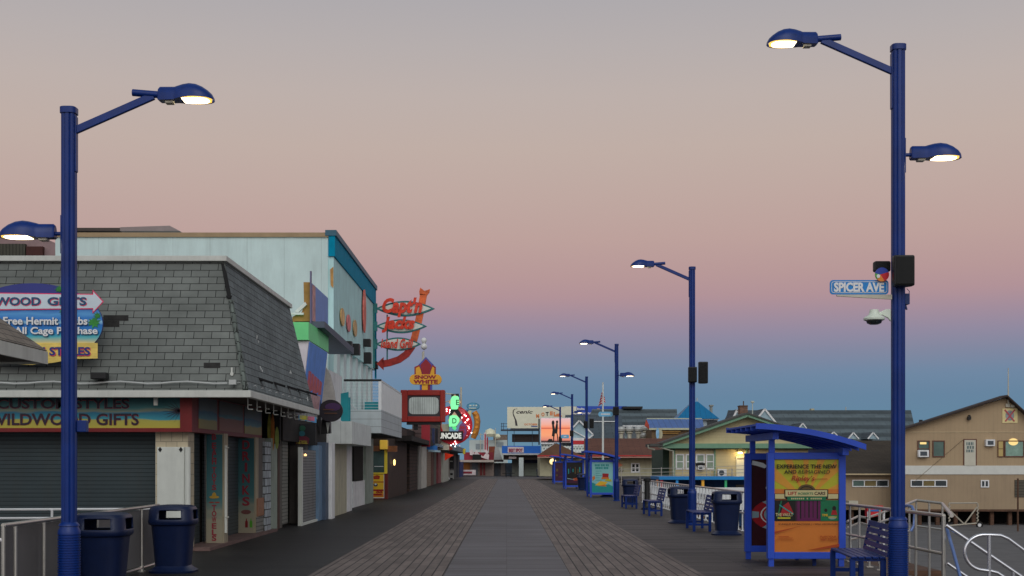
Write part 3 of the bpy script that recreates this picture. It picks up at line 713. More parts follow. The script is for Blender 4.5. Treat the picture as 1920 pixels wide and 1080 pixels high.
M_slab = mat('pinkish step', A(84, 66, 62, .55), .8, var=.2, ns=2, bump=.3)
def beach_mat(name, k, stops, vlo, vhi):
    """painted beach scene: bands up the board with wavy edges"""
    m = bpy.data.materials.new(name); m.use_nodes = True; nt = m.node_tree; N = nt.nodes; L = nt.links; b = N['Principled BSDF']; b.inputs['Roughness'].default_value = .5
    uv = N.new('ShaderNodeUVMap').outputs[0]; sp = N.new('ShaderNodeSeparateXYZ'); L.new(uv, sp.inputs[0])
    mp = N.new('ShaderNodeMapping'); mp.inputs['Scale'].default_value = (1.1, 4, 1); L.new(uv, mp.inputs[0])
    n = N.new('ShaderNodeTexNoise'); n.inputs['Scale'].default_value = 1.6; n.inputs['Detail'].default_value = 5; L.new(mp.outputs[0], n.inputs['Vector'])
    r = N.new('ShaderNodeMapRange'); L.new(sp.outputs[1], r.inputs[0]); r.inputs[1].default_value = vlo; r.inputs[2].default_value = vhi
    a = N.new('ShaderNodeMath'); a.operation = 'MULTIPLY_ADD'; L.new(n.outputs[0], a.inputs[0]); a.inputs[1].default_value = .22; L.new(r.outputs[0], a.inputs[2])
    s = N.new('ShaderNodeMath'); s.operation = 'SUBTRACT'; L.new(a.outputs[0], s.inputs[0]); s.inputs[1].default_value = .11
    rp = N.new('ShaderNodeValToRGB'); L.new(s.outputs[0], rp.inputs[0]); el = rp.color_ramp.elements
    el[0].position = stops[0][0]; el[0].color = (*A(*stops[0][1], k), 1); el[1].position = stops[-1][0]; el[1].color = (*A(*stops[-1][1], k), 1)
    for p, c in stops[1:-1]: e = el.new(p); e.color = (*A(*c, k), 1)
    L.new(rp.outputs[0], b.inputs['Base Color']); return m
XF = -5.68
shop = thing('gift_shop', 'single storey shop with a grey shingled mansard roof and closed grey shutters', 'shop', (-8.5, 26, 0))
b = MB(); b.box(-13, 23.75, 0, -6.05, 31.2, 2.9); b.build('wall', mat('shop dark wall', A(58, 54, 50, .4), .8, var=.2), shop)
b = MB(); b.box(-13, 23.55, 0, -6.38, 23.6, 2.2); b.build('front_shutter', M_shut, shop)
b = MB(); b.box(-6.45, 23.5, 0, -6.39, 23.56, 2.2); b.build('shutter_rail', M_gutter, shop)
b = MB(); b.box(-13, 23.5, .0, -6.46, 23.545, .09); b.box(-9.3, 23.49, .12, -9.1, 23.54, .26); b.build('bottom_bar', M_shutl, shop)
b = MB(); b.box(-6.0, 23.6, 0, -5.95, 24.8, 2.2); b.build('side_shutter', M_shut, shop)
b = MB(); b.box(-6.0, 25.2, 0, -5.95, 28.4, 2.2); b.build('side_shutter', M_shut, shop)
b = MB(); b.box(-6.39, 23.3, 0, -5.80, 23.75, 2.18); p = b.build('corner_pillar', M_pillar, shop)
b = MB(); b.box(-6.36, 23.27, .35, -5.86, 23.298, 1.90); b.build('padding', M_pad, p, bevel=.01)
b = MB()
for px in (300, 339): b.ell(P(px, 843, 23.262), .035, .05, d=(0, .008, 0), n=4)
b.build('diamond', M_black, p)
b = MB(); b.tube([(-5.80, 23.27, .3), (-5.80, 23.27, 1.9)], .055, 12); b.build('white_post', M_pad, shop, smooth=40)
b = MB(); b.box(-6.0, 23.4, 0, -5.42, 30.3, .06); b.build('step', M_slab, shop)
# eave, gutter, soffit
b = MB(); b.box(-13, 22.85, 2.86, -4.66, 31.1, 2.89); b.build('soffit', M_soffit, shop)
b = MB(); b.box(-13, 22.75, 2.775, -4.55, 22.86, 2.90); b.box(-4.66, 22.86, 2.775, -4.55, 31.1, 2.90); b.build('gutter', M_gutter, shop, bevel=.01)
# mansard
e0 = Vector((-13, 22.86, 2.9)); e1 = Vector((-4.66, 22.86, 2.9)); e2 = Vector((-4.66, 31.0, 2.9)); t0 = Vector((-13, 23.85, 5.38)); t1 = Vector((-5.26, 23.85, 5.38)); t2 = Vector((-5.26, 31.0, 5.38))
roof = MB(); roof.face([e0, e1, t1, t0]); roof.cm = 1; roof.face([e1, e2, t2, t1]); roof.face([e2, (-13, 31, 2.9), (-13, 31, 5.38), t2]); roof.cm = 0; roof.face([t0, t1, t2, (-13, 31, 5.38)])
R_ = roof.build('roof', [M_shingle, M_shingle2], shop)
b = MB(); b.tube([e1 + Vector((0, 0, .02)), e1.lerp(t1, .68)], .05, 8); b.build('hip_cap', mat('worn hip cap', A(74, 80, 76, .5), .9, var=.25, ns=5, brick=(.2, .2, .01, (.02, .02, .02), .2)), R_, smooth=60)
b = MB(); b.prism([(0, 0), (.06, 0), (.10, .05), (-.02, .05)], e1.lerp(t1, .70) + Vector((-.06, -.03, 0)), (1, 0, 0), (0, 0, 1), (0, .02, 0)); b.bar(e1.lerp(t1, .70) + Vector((-.01, -.03, 0)), t1 + Vector((-.02, -.02, -.06)), .07, .02); b.build('bare_hip', M_dark, R_)
b = MB(); b.box(-13, 23.76, 5.36, -5.20, 23.9, 5.46); b.box(-5.30, 23.9, 5.36, -5.20, 31.05, 5.46); b.build('roof_coping', M_gutter, R_, bevel=.008)
bw = mat('bird droppings', A(170, 172, 170, .5), .8, var=.2)
for k, (yy, zz) in enumerate(((25.4, 4.1), (25.0, 3.45), (28.6, 3.7), (28.0, 3.3), (30.2, 3.15))):
    b = MB(); t = (zz - 2.9) / 2.48; x = -4.66 - .6 * t + .012
    for j in range(3):
        dy, dz = random.uniform(-.12, .12), random.uniform(-.07, .07); l = random.uniform(.05, .12)
        b.prism([(yy + dy, zz + dz), (yy + dy + .05, zz + dz - .01), (yy + dy + .03, zz + dz - l), (yy + dy + .01, zz + dz - l)], (x - .25 * dz, 0, 0), (0, 1, 0), (.0, 0, 1), (-.008, 0, 0))
    b.build('white_mark', bw, R_)
b = MB(); b.rect(433, 689, 436, 702, 22.95, .03); b.ell(P(434.5, 701, 22.94), .03, .035, d=(0, .03, 0), n=12); b.build('white_tag', M_gutter, R_)
def onroof(px, py):     # point on the front slope under a given spot
    D = 23.0
    for _ in range(8): D = 22.86 + (PZ(py, D) - 2.9) / 2.48 * .99
    return P(px, py, D)
for x0, y0, x1, y1 in ((194, 591, 241, 601.5), (194, 601.6, 224, 613), (382, 680, 413, 690)):
    b = MB(); b.face([onroof(x0, y1) + Vector((0, -.006, 0)), onroof(x1, y1) + Vector((0, -.006, 0)), onroof(x1, y0) + Vector((0, -.006, 0)), onroof(x0, y0) + Vector((0, -.006, 0))])
    b.build('bare_roof_patch', mat('bare roof felt', A(34, 33, 32, .55), .9, var=.3, ns=6), R_)
b = MB(); z = 3.02; pts = [(-13, 22.84, 3.03)] + [(PX(x, 22.8), 22.84, PZ(717 + 2*math.sin(x*.05), 22.8)) for x in range(0, 450, 25)]; b.tube(pts, .016, 6)
pts = [(PX(445, 22.8), 22.84, PZ(717, 22.8))]
for k in range(9):
    yy = 23.2 + k * .75; pts += [(-4.70, yy, 3.06), (-4.70, yy + .3, 2.98 + .02*(k % 2)), (-4.70, yy + .5, 3.03)]
b.tube(pts, .009, 6); b.box(PX(430, 22.8), 22.76, PZ(721, 22.8), PX(443, 22.8), 22.84, PZ(712, 22.8)); b.build('conduit', mat('pale conduit', A(150, 152, 150, .55), .5), shop)
for k, x in enumerate((-4.62,) * 9):
    yy = 23.3 + k * .86
    b = MB(); b.box(-4.72, yy, 2.58, -4.705, yy + .015, 2.80); b.box(-4.72, yy, 2.58, -4.62, yy + .015, 2.595); b.box(-4.72, yy, 2.66, -4.64, yy + .015, 2.672); b.build('hook', M_gutter, shop)
b = MB(); b.rect(288, 744, 295, 760, 22.95, .05); b.build('hook', M_gutter, shop)
# sign bands
M_beach = beach_mat('beach mural', .62, [(0, (150, 138, 48)), (.24, (146, 140, 60)), (.28, (40, 118, 132)), (.45, (18, 92, 118)), (.52, (104, 110, 92)), (.62, (44, 98, 100)), (1, (16, 50, 60))], 2.24, 2.84)
fs = thing('shop_sign', 'long painted beach scene sign with dark lettering above the large grey shutter', 'shop sign', (-8, 23.1, 2.17))
b = MB(); b.box(-13, 23.14, 2.24, PX(338, 23.12), 23.5, 2.84); b.build('mural', M_beach, fs)
b = MB(); b.box(-13, 23.10, 2.17, XF, 23.5, 2.24); b.box(PX(338, 23.12), 23.10, 2.24, XF, 23.5, 2.84); b.build('trim', M_crimson, fs)
M_ink = mat('dark sign lettering', A(30, 22, 34, .5), .5, var=0); M_inkred = mat('red letter outline', A(120, 34, 44, .5), .5, var=0)
for txt, x0, y0, x1, y1 in (('CUSTOM STYLES', -6, 747, 242, 766), ('WILDWOOD GIFTS', -22, 775, 260, 797)):
    b = MB(); b.ftext(txt, x0 - .5, y0 + .2, x1 + .7, y1 + .7, 23.134, bold=.03, dep=.003); b.build('letter_outline', M_inkred, fs)
    b = MB(); b.ftext(txt, x0, y0, x1, y1, 23.128, bold=.015, dep=.004); b.build('lettering', M_ink, fs)
b = MB()
for k in range(9):
    a = math.radians(115 + k * 17); c = P(338, 770, 23.125); q = c + Vector((math.cos(a) * .34, 0, math.sin(a) * .22)); b.prism([(0, .012), (q.x - c.x, q.z - c.z), (0, -.012)], c, (1,0,0), (0,0,1), (0, .006, 0))
b.build('palm_leaf', M_ink, fs)
ss = thing('shop_sign', 'row of three painted beach panels framed in red on the boardwalk side of the shop', 'shop sign', (XF, 26.4, 2.17))
b = MB(); b.box(XF - .28, 23.51, 2.17, XF, 29.7, 2.86); b.build('backing', M_crimson, ss)
M_b2 = beach_mat('small beach mural', .64, [(0, (120, 110, 60)), (.3, (128, 120, 70)), (.36, (60, 110, 118)), (.55, (34, 80, 104)), (.62, (76, 84, 90)), (1, (46, 54, 64))], 2.24, 2.82)
M_b3 = beach_mat('red sand mural', .64, [(0, (110, 62, 44)), (.45, (112, 66, 50)), (.5, (50, 96, 104)), (.58, (40, 84, 92)), (.62, (70, 74, 78)), (1, (46, 50, 58))], 2.24, 2.82)
for (a, c), m in zip(((23.6, 25.05), (25.25, 27.5), (27.7, 29.6)), (M_b2, M_b3, M_b2)):
    b = MB(); b.box(XF, a, 2.25, XF + .012, c, 2.84); b.build('mural', m, ss)
# text boards
def board(x0, x1, D, ztop, zbot, words, label, extra):
    t = thing('sign_board', label, 'sign board', ((x0+x1)/2, D, 0))
    b = MB(); b.box(x0, D, .06, x1, D + .35, 2.18); b.build('column', mat('column paint', A(150, 140, 118, .8), .6, var=.1, grime=.35), t)
    m = beach_mat('board ' + label[:8], .64, [(0, (130, 122, 104)), (.22, (128, 124, 106)), (.4, (52, 94, 96)), (1, (38, 78, 86))], zbot, ztop)
    b = MB(); b.box(x0 + .015, D - .02, zbot, x1 - .03, D - .002, ztop); p = b.build('panel', m, t)
    cx = (x0 + x1) / 2 - .01
    mi = mat('maroon letters', A(84, 24, 32, .3), .5, var=0)
    b = MB(); pz = None
    for ch, z, hh, ww in words:
        if pz is not None and pz - z > 1.35 * hh: b.build('lettering', mi, t); b = MB()
        b.text(ch, (cx, D - .022, z), ww, hh, bold=.03); pz = z
    b.build('lettering', mi, t)
    for nm, m2, shp in extra:
        b = MB(); shp(b, cx, D - .024); b.build(nm, m2, t)
w1 = [(c, PZ(y, 24.8), .115, .085) for c, y in zip('BEACH', (819, 835.5, 846.5, 855.5, 865))] + [(c, PZ(y, 24.8), .105, .085) for c, y in zip('TOYS', (881, 892, 903, 914))] + [(c, PZ(y, 24.8), .11, .09) for c, y in zip('TOWELS', (952, 963, 974, 986, 998, 1009))]
def toys(b, cx, y): 
    b.ell((cx, y, PZ(929, 24.8)), .04, .06, d=(0, .004, 0)); b.ell((cx, y - .001, PZ(932, 24.8)), .10, .03, d=(0, .004, 0), n=8)
def shells(b, cx, y): b.ell((cx - .05, y, PZ(942, 24.8)), .05, .012, d=(0, .004, 0)); b.ell((cx + .06, y, PZ(942, 24.8)), .05, .012, d=(0, .004, 0))
board(PX(386, 24.8), PX(420, 24.8), 24.8, 2.16, PZ(1018, 24.8), w1, 'tall teal and cream board reading BEACH TOYS TOWELS', [('painted_toys', mat('painted yellow', A(140, 110, 40, .55), .5), toys), ('painted_shells', mat('painted red', A(120, 40, 30, .55), .5), shells)])
w2 = [(c, PZ(y, 28.4), .225, .17) for c, y in zip('DRINKS', (830, 855, 880, 902, 920, 938))]
w2 = [(c, PZ(y, 28.4), .20, .165 if c != 'I' else .05) for c, y in zip('DRINKS', (834, 855, 876, 897, 919, 940))]
def burger(b, cx, y): b.ell((cx, y, PZ(960, 28.4)), .11, .05, d=(0, .004, 0))
def bottle(dx):
    def f(b, cx, y): b.prism([(-.03, 0), (.03, 0), (.03, .13), (.01, .16), (.01, .2), (-.01, .2), (-.01, .16), (-.03, .13)], (cx + dx, y, PZ(989, 28.4)), (1,0,0), (0,0,1), (0, .004, 0))
    return f
board(PX(446, 28.4), PX(479, 28.4), 28.4, 2.16, PZ(1001, 28.4), w2, 'tall teal board reading DRINKS with painted bottles', [('painted_burger', mat('painted purple', A(84, 50, 48, .55), .5), burger), ('painted_ketchup', mat('painted dark red', A(90, 16, 20, .55), .5), bottle(.01)), ('painted_relish', mat('painted green', A(60, 120, 30, .55), .5), bottle(.11))])
b = MB(); b.tube([(PX(422, 24.9), 24.9, .25), (PX(422, 24.9), 24.9, 1.95)], .045, 12)
for z in (1.9, .55): b.box(PX(418, 24.9), 24.85, z, PX(430, 24.9), 24.87, z + .02)
solo(b, 'downpipe', M_pad, 'white vertical pipe beside the beach toys board', 'pipe', smooth=40)
# oval roof sign
D = 22.78
os_ = thing('oval_sign', 'oval tropical sign with a white arrow advertising gifts and free hermit crabs', 'shop sign', P(60, 682, D))
M_navy = mat('sign navy', A(40, 46, 110, .6), .4, var=.05)
c = P(60, 607, D); a = PX(193, D) - PX(60, D); h = PZ(531, D) - PZ(607, D)
b = MB(); b.ell(c, a, h, d=(0, .04, 0), n=48); b.build('panel', M_navy, os_)
M_tro = beach_mat('tropical print', .6, [(0, (190, 170, 110)), (.22, (60, 150, 160)), (.3, (20, 110, 165)), (.55, (20, 90, 160)), (.6, (120, 165, 190)), (.68, (24, 96, 165)), (.85, (70, 130, 180)), (1, (30, 80, 150))], PZ(645, D), PZ(578, D))
def oval_slice(y0, y1, dy):
    pts = []
    for k in range(9):
        y = y0 + (y1-y0)*k/8; t = max(0, 1 - ((y-607)/76)**2) ** .5; pts.append((60 + 133*t*.995, y))
    for k in range(9):
        y = y1 + (y0-y1)*k/8; t = max(0, 1 - ((y-607)/76)**2) ** .5; pts.append((60 - 133*t*.995, y))
    m = MB(); m.fprism(pts, D - dy, .006); return m
oval_slice(578, 645, .008).build('beach_print', M_tro, os_)
M_sandb = mat('sand board', A(205, 165, 84, .6), .5, var=.2, ns=2, streak=((.6, 9, 1), .25))
b = MB(); b.fprism([(-80, 643), (183, 643), (183, 672), (140, 673), (100, 680), (60, 684), (10, 682), (-30, 676), (-80, 660)], D - .018, .012); b.build('sand_board', M_sandb, os_)
M_pinkline = mat('pink outline', A(190, 50, 90, .6), .5, var=0); M_arrow = mat('pale arrow', A(172, 182, 192, .6), .45, var=.06)
b = MB(); b.fprism([(-80, 547.5), (173.5, 551), (173.5, 543), (194.5, 565.5), (173.5, 588), (173.5, 579.5), (-80, 582.5)], D - .022, .01); b.build('arrow_edge', M_pinkline, os_)
b = MB(); b.fprism([(-80, 549.5), (175, 552.8), (175, 547), (192, 565.5), (175, 584), (175, 577.6), (-80, 580.5)], D - .026, .01); b.build('arrow', M_arrow, os_)
M_let = mat('dark teal letters', A(28, 66, 96, .6), .5, var=0); M_letw = mat('white letters', A(215, 218, 215, .65), .5, var=0); M_nv = mat('navy letters', A(28, 44, 100, .6), .5, var=0); M_sh = mat('letter shadow', A(24, 60, 90, .6), .5, var=0)
for t, x0, y0, x1, y1, m, m2, bd in (('WILDWOOD', -72, 557, 76, 572.5, M_let, M_pinkline, .03), ('GIFTS', 89, 557, 162, 572.5, M_let, M_pinkline, .03), ('Free Hermit Crabs', 6, 594, 164, 609, M_letw, M_sh, .025), ('With All Cage Purchase', -24, 613, 183, 630.5, M_letw, M_sh, .025), ('CUSTOM', -10, 650.5, 84, 666.5, M_nv, M_pinkline, .03), ('STYLES', 92.5, 650.5, 169, 666.5, M_nv, M_pinkline, .03)):
    b = MB(); b.ftext(t, x0 + .8, y0 + .8, x1 + 1.2, y1 + 1.2, D - .032, bold=bd + .01, dep=.002); b.build('letter_shadow', m2, os_)
    b = MB(); b.ftext(t, x0, y0, x1, y1, D - .036, bold=bd, dep=.003); b.build('lettering', m, os_)
M_palm = mat('painted palm green', A(40, 110, 44, .6), .5, var=.4, ns=9)
b = MB()
for (cx, cy, r) in ((112, 542, 9), (176, 604, 14), (120, 585, 10), (183, 592, 8)):
    pts = []
    for k in range(18): rr_ = r * (1 if k % 2 else .55) * random.uniform(.8, 1.2); pts.append((cx + rr_*math.cos(k*math.pi/9), cy + .8*rr_*math.sin(k*math.pi/9)))
    b.fprism(pts, D - .016 - .002*r/10, .004)
b.build('palm', M_palm, os_)
# flood light on roof, bar lights along eave
b = MB(); q = onroof(192, 706); b.box(q.x - .14, q.y - .25, q.z - .06, q.x + .14, q.y - .05, q.z + .06); b.box(q.x - .03, q.y - .1, q.z - .14, q.x + .03, q.y, q.z - .02)
solo(b, 'floodlight', M_black, 'black floodlight on the shingled roof above the gift sign', 'floodlight', bevel=.015)
bars = ['first and nearest black bar light on the mansard eave', 'second black bar light from the near end of the eave', 'middle black bar light on the mansard eave', 'fourth black bar light along the mansard eave', 'last black bar light next to the tilted poster']
for i, (px, py, D_) in enumerate(((495, 713, 24.6), (519, 719.5, 26.2), (543, 726, 27.8), (563, 731.5, 29.2), (581, 736.5, 30.6))):
    b = MB(); q = P(px, py, D_); b.obox(q, (.13, .34, .045), Matrix.Rotation(math.radians(18), 3, 'Y') @ Matrix.Rotation(math.radians(-50), 3, 'Z')); b.bar(q, q + Vector((-.3, 0, -.05)), .03, .03)
    solo(b, 'bar_light', M_black, bars[i], 'light', 'black bar lights on the mansard roof')
# kiosk roof at far left
ki = thing('kiosk', 'corner of a small kiosk roof with pale fascia at the left edge of the photo', 'kiosk', (-8, 15.15, 0))
M_shk = mat('kiosk shingles', A(96, 88, 80, .5), .85, var=.15, brick=(.3, .13, .006, (.02, .02, .02), .15))
zc = 4.7; c4 = [(-9.8, 13, 3.12), (-6.2, 13, 3.12), (-6.2, 17.3, 3.12), (-9.8, 17.3, 3.12)]; ap = (-8, 15.15, zc)
b = MB()
for k in range(4): b.face([c4[k], c4[(k+1) % 4], ap])
b.build('roof', M_shk, ki)
b = MB(); b.box(-9.8, 12.96, 2.94, -6.2, 13.0, 3.11); b.box(-6.24, 13.0, 2.94, -6.2, 17.3, 3.11); b.box(-9.8, 17.26, 2.94, -6.24, 17.3, 3.11); b.build('fascia', M_gutter, ki)
b = MB(); b.box(-9.8, 13.01, 2.97, -6.25, 17.25, 2.99); b.build('soffit', M_soffit, ki)
b = MB(); b.box(-9.5, 13.6, 0, -7.6, 16.6, 2.96); b.build('wall', M_white, ki)
# ---------------------------------------------------------------- big restaurant behind
bx = thing('restaurant', 'tall white and pale blue building with a teal cornice behind the shingled shop', 'building', (-10, 48, 0))
CX = -5.76; DA, DB = 41.4, 54.4; CT = 9.12
M_wwall = mat('white panel wall', A(168, 184, 182, .62), .6, var=.07, ns=.7, grime=.12, groove=('u', 1.2, .008, .4), streak=((3, .4, 1), .06))
M_bwall = mat('pale blue wall', A(126, 150, 158, .36), .8, spec=.1, var=.08, ns=1, grime=.15, streak=((3, .3, 1), .1))
M_tealc = mat('teal cornice', A(0, 92, 116, .4), .7, var=.1, spec=.1); M_tan = mat('tan coping', A(128, 108, 82, .55), .6, var=.1)
b = MB(); b.box(-14.6, DA, 0, CX - .02, DB, CT - .2); b.build('side_wall', M_wwall, bx)
b = MB(); b.box(CX - .02, DA + .02, 0, CX, DB, CT - .2); b.build('front_wall', M_bwall, bx)
b = MB(); b.box(-14.7, DA - .06, CT - .2, CX + .0, DA + .1, CT - .06); b.build('coping', M_tan, bx)
b = MB(); b.box(CX, DA - .04, CT - .82, CX + .21, DB, CT - .16); b.build('cornice', M_tealc, bx)
b = MB(); b.box(CX - .1, DA - .08, CT - .16, CX + .26, DB + .05, CT + .02); b.build('parapet_cap', mat('dark teal cap', A(40, 70, 84, .44), .5), bx)
b = MB(); b.fprism([(613, 441), (626, 441), (626, 470), (621, 470), (617, 455)], DA - .012, .012); b.fprism([(619, 505), (625, 500), (625, 540), (620, 535)], DA - .012, .012); b.build('peeled_patch', mat('bare plywood', A(150, 112, 66, .55), .8, var=.3, ns=4), bx)
b = MB(); b.box(CX + .165, DB - .15, 5.2, CX + .23, DB, CT - .9); b.build('edge_trim', M_tealc, bx)
b = MB()
for k in range(7):
    d = 42.6 + k * 1.75; b.box(CX, d, 2.6, CX + .12, d + .75, 5.56); 
b.build('pilaster', mat('pilaster white', A(150, 158, 158, .44), .6, var=.08, grime=.2), bx)
b = MB(); b.prism([(DA + .03, CT - .83), (DA + .03, 5.55), (DB, 5.55), (DB, CT - .83)], (CX + .16, 0, 0), (0,1,0), (0,0,1), (-.158, 0, 0)); b.build('upper_front', M_bwall, bx)
cols = [((190, 130, 80), 'orange'), ((180, 90, 90), 'pink'), ((150, 120, 80), 'olive')]
for (px, y0, y1), (cc, nm) in zip(((631, 578, 611), (643, 590, 622), (655.5, 600, 631)), cols):
    d = DX(px, CX); b = MB(); b.ell((CX + .19, d, PZ((y0+y1)/2, d)), .52, abs(PZ(y0, d)-PZ(y1, d))/2, u=(0,1,0), d=(.03, 0, 0)); b.build('painted_board', mat('board ' + nm, A(*cc, .44), .5, var=.3, ns=3), bx)
d = DX(672, CX); b = MB(); b.ell((CX + .21, d, (PZ(543, d)+PZ(624, d))/2), .42, abs(PZ(543, d)-PZ(624, d))/2, u=(0,1,0), d=(.05, 0, 0)); b.build('surfboard', mat('board red', A(180, 84, 74, .44), .5, var=.35, ns=2), bx)
b = MB(); b.rect(118, 427, 225, 433, 47, 4); b.build('roof_hatch', mat('roof hatch dark', A(58, 50, 46, .55), .8), bx)
b = MB(); b.fprism([(225, 426), (318, 423), (337, 433), (225, 433)], 46.5, 4); b.build('roof_hatch', mat('roof hatch grey', A(112, 100, 98, .55), .7), bx)
spk = ['black loudspeaker nearest on the pale blue wall', 'pair forming black loudspeaker below the red surfboard', 'high black loudspeaker near the far wall edge', 'low black loudspeaker near the far wall edge', 'black loudspeaker by the arrow tip at the building corner']
spk[1] = 'large black loudspeaker under the red surfboard on the wall'
for i, (px, y0, y1, w) in enumerate(((650, 640, 658, .3), (665, 645, 666, .4), (686, 636, 650, .35), (687, 661, 682, .35), (701.5, 678, 692, .4))):
    d = DX(px, CX + .25) if px < 695 else 54.2; x = CX + .12 if px < 695 else PX(701, d) - .15
    b = MB(); b.box(x, d - w/2, PZ(y1, d), x + .32, d + w/2, PZ(y0, d)); b.box(x - .12, d - .05, PZ(y1, d) + .1, x, d + .05, PZ(y0, d) - .1)
    solo(b, 'speaker', M_black, spk[i], 'loudspeaker', 'loudspeakers on the pale blue wall', bevel=.02)
# neighbour at far left
nb = thing('rear_building', 'low purple grey building with a dark vent behind the shingled roof', 'building', (-18.5, 46, 0))
b = MB(); b.fprism([(-60, 951), (-60, 445), (84, 447), (119, 462), (119, 951)], 46.5, 5); b.build('wall', mat('mauve wall', A(112, 92, 92, .55), .7, var=.15), nb)
b = MB(); b.rect(-30, 457, 47, 480, 46.3, .18); b.build('vent', mat('dark louvre', A(52, 50, 42, .55), .7, groove=('u', .12, .3, .6)), nb)
b = MB(); b.rect(49, 462, 80, 480, 46.3, .18); b.build('red_panel', mat('dark red panel', A(52, 22, 18, .55), .7), nb)
# ---------------------------------------------------------------- second shop (green band)
s2 = thing('snack_shop', 'narrow shop with a bright green band and tilted blue poster beside the mansard roof', 'shop', (-8, 36, 0))
m_rough = mat('shop interior dark', A(20, 18, 16, .4), .9, var=.2)
b = MB(); b.box(-12, 31.3, 0, -6.0, 41.2, 4.6); b.build('wall', mat('shop pale wall', A(150, 148, 150, .5), .7, var=.1, grime=.2), s2)
b = MB(); b.box(-8, 32.9, PZ(640, 33.3), PX(583, 33.3), 36.6, PZ(607, 33.3)); b.build('green_band', mat('green band', A(92, 190, 112, .5), .5, var=.08), s2)
b = MB(); b.prism([(33.0, 0), (36.5, 0), (36.5, -1.75), (33.0, -1.75)], (PX(582, 33.3), 0, PZ(641, 33.3)), (0, 1, 0), (.11, 0, .99), (-.6, 0, 0)); b.build('side_panel', mat('pinkish white panel', A(178, 168, 172, .5), .6, var=.1, grime=.2), s2)
o = Vector((PX(583, 33.3) + .01, 0, PZ(641, 33.3)))
b = MB(); b.prism([(33.1, -.02), (36.3, -.02), (36.3, -1.72), (33.1, -1.72)], o, (0, 1, 0), (.11, 0, .99), (-.02, 0, 0))
pst = b.build('tilted_poster', mat('poster blue', A(62, 100, 160, .42), .5, var=.12), s2)
b = MB()
for k in range(5): b.prism([(33.4 + k*.52, -.75 - .03*k), (33.82 + k*.52, -.75 - .04*k), (33.86 + k*.52, -1.25 + .05*(k % 2)), (33.36 + k*.52, -1.28)], o + Vector((.006, 0, 0)), (0, 1, 0), (.11, 0, .99), (-.004, 0, 0))
b.build('painted_letters', mat('poster red', A(140, 60, 66, .42), .5, var=.25, ns=5), pst)
b = MB(); b.prism([(33.3, -1.3), (35.9, -1.3), (35.9, -1.68), (33.3, -1.68)], o + Vector((.004, 0, 0)), (0, 1, 0), (.11, 0, .99), (-.003, 0, 0)); b.build('painted_food', mat('poster food', A(140, 110, 112, .42), .5, var=.4, ns=5), pst)
# roof sign box, raw wood back
rs = thing('roof_sign_box', 'blue roof sign box with bare plywood end and dark canopy above the green band', 'sign box', (-5.4, 36, 5.2))
m_ply = mat('raw plywood', A(128, 96, 52, .55), .8, var=.3, ns=3)
b = MB(); b.fprism([(548, 604), (548, 594), (566, 585), (570, 570), (569, 529), (582, 529), (582, 604)], 34.4, .12); b.build('plywood_end', m_ply, rs)
b = MB(); b.rect(545, 586, 569, 590, 34.3, .1); b.fprism([(552, 584), (572, 566), (575, 571), (559, 586)], 34.3, .1); b.build('white_trim', M_white, rs)
b = MB(); b.rect(581, 508, 583.5, 606, 34.3, .12); b.build('post', mat('dull purple post', A(84, 78, 104, .55), .5), rs)
X2 = PX(585, 34.5)
b = MB(); b.box(X2 - .2, 34.5, 5.42, X2, 37.6, PZ(531, 34.5)); b.build('sign_face', mat('sign face blue', A(74, 100, 148, .42), .5, var=.1), rs)
b = MB(); b.box(X2, 34.55, 5.45, X2 + .02, 35.0, PZ(533, 34.5)); b.build('printed_strip', mat('printed strip', A(140, 100, 96, .42), .5, var=.4, ns=3), rs)
b = MB(); b.prism([(34.4, 5.25), (41.0, 5.1), (41.0, 5.3), (34.4, 5.42)], (X2 + .35, 0, 0), (0,1,0), (0,0,1), (-.8, 0, 0)); b.build('canopy', mat('charcoal canopy', A(58, 62, 74, .42), .6), rs)
b = MB(); b.tube([P(627, 660, 40.5), P(627, 628, 40.5)], .05, 8); b.box(PX(620, 40), 39.9, PZ(640, 40), PX(632, 40), 40.2, PZ(632, 40)); b.build('downpipe', M_white, s2)
# cloth banner and round sign
b = MB(); b.fprism([(603, 700), (610, 688), (618, 702), (626, 735), (629, 770), (606, 772), (600, 735)], 37.4, .25); solo(b, 'canvas_cover', mat('grey canvas', A(140, 136, 132, .5), .85, var=.2, ns=3, bump=.6), 'crumpled grey canvas cover hanging beside the round black sign', 'canvas')
rd = thing('round_sign', 'dark round hanging sign seen against the white canopy', 'sign', P(620, 790, 36))
b = MB(); b.ell(P(620, 770, 36), .335, .31, d=(0, .1, 0), n=40); b.build('disc', mat('round sign black', A(24, 20, 26, .5), .5), rd)
b = MB(); b.ell(P(624, 763, 35.99), .22, .11, d=(0, .01, 0)); b.build('painted_purple', mat('round purple', A(50, 28, 62, .5), .5, var=.2), rd)
b = MB(); b.rect(606, 767, 626, 769, 35.98, .01); b.rect(608, 774, 632, 776, 35.98, .01); b.build('painted_line', mat('round bronze', A(64, 40, 26, .5), .5), rd)
b = MB(); b.box(PX(596, 36.1), 36.02, PZ(800, 36), PX(602, 36.1), 36.12, PZ(745, 36)); b.tube([P(590, 752, 36.05), P(606, 760, 36.05)], .02, 6); b.build('hanger', M_black, rd)
b = MB(); b.fprism([(604, 785), (618, 785), (619, 812), (601, 814)], 36.4, .3); b.cm = 1; b.fprism([(611, 792), (618, 792), (614.5, 812)], 36.37, .03); solo(b, 'pennant', [M_black, M_pad], 'black box with a white pennant shape under the round sign', 'sign')
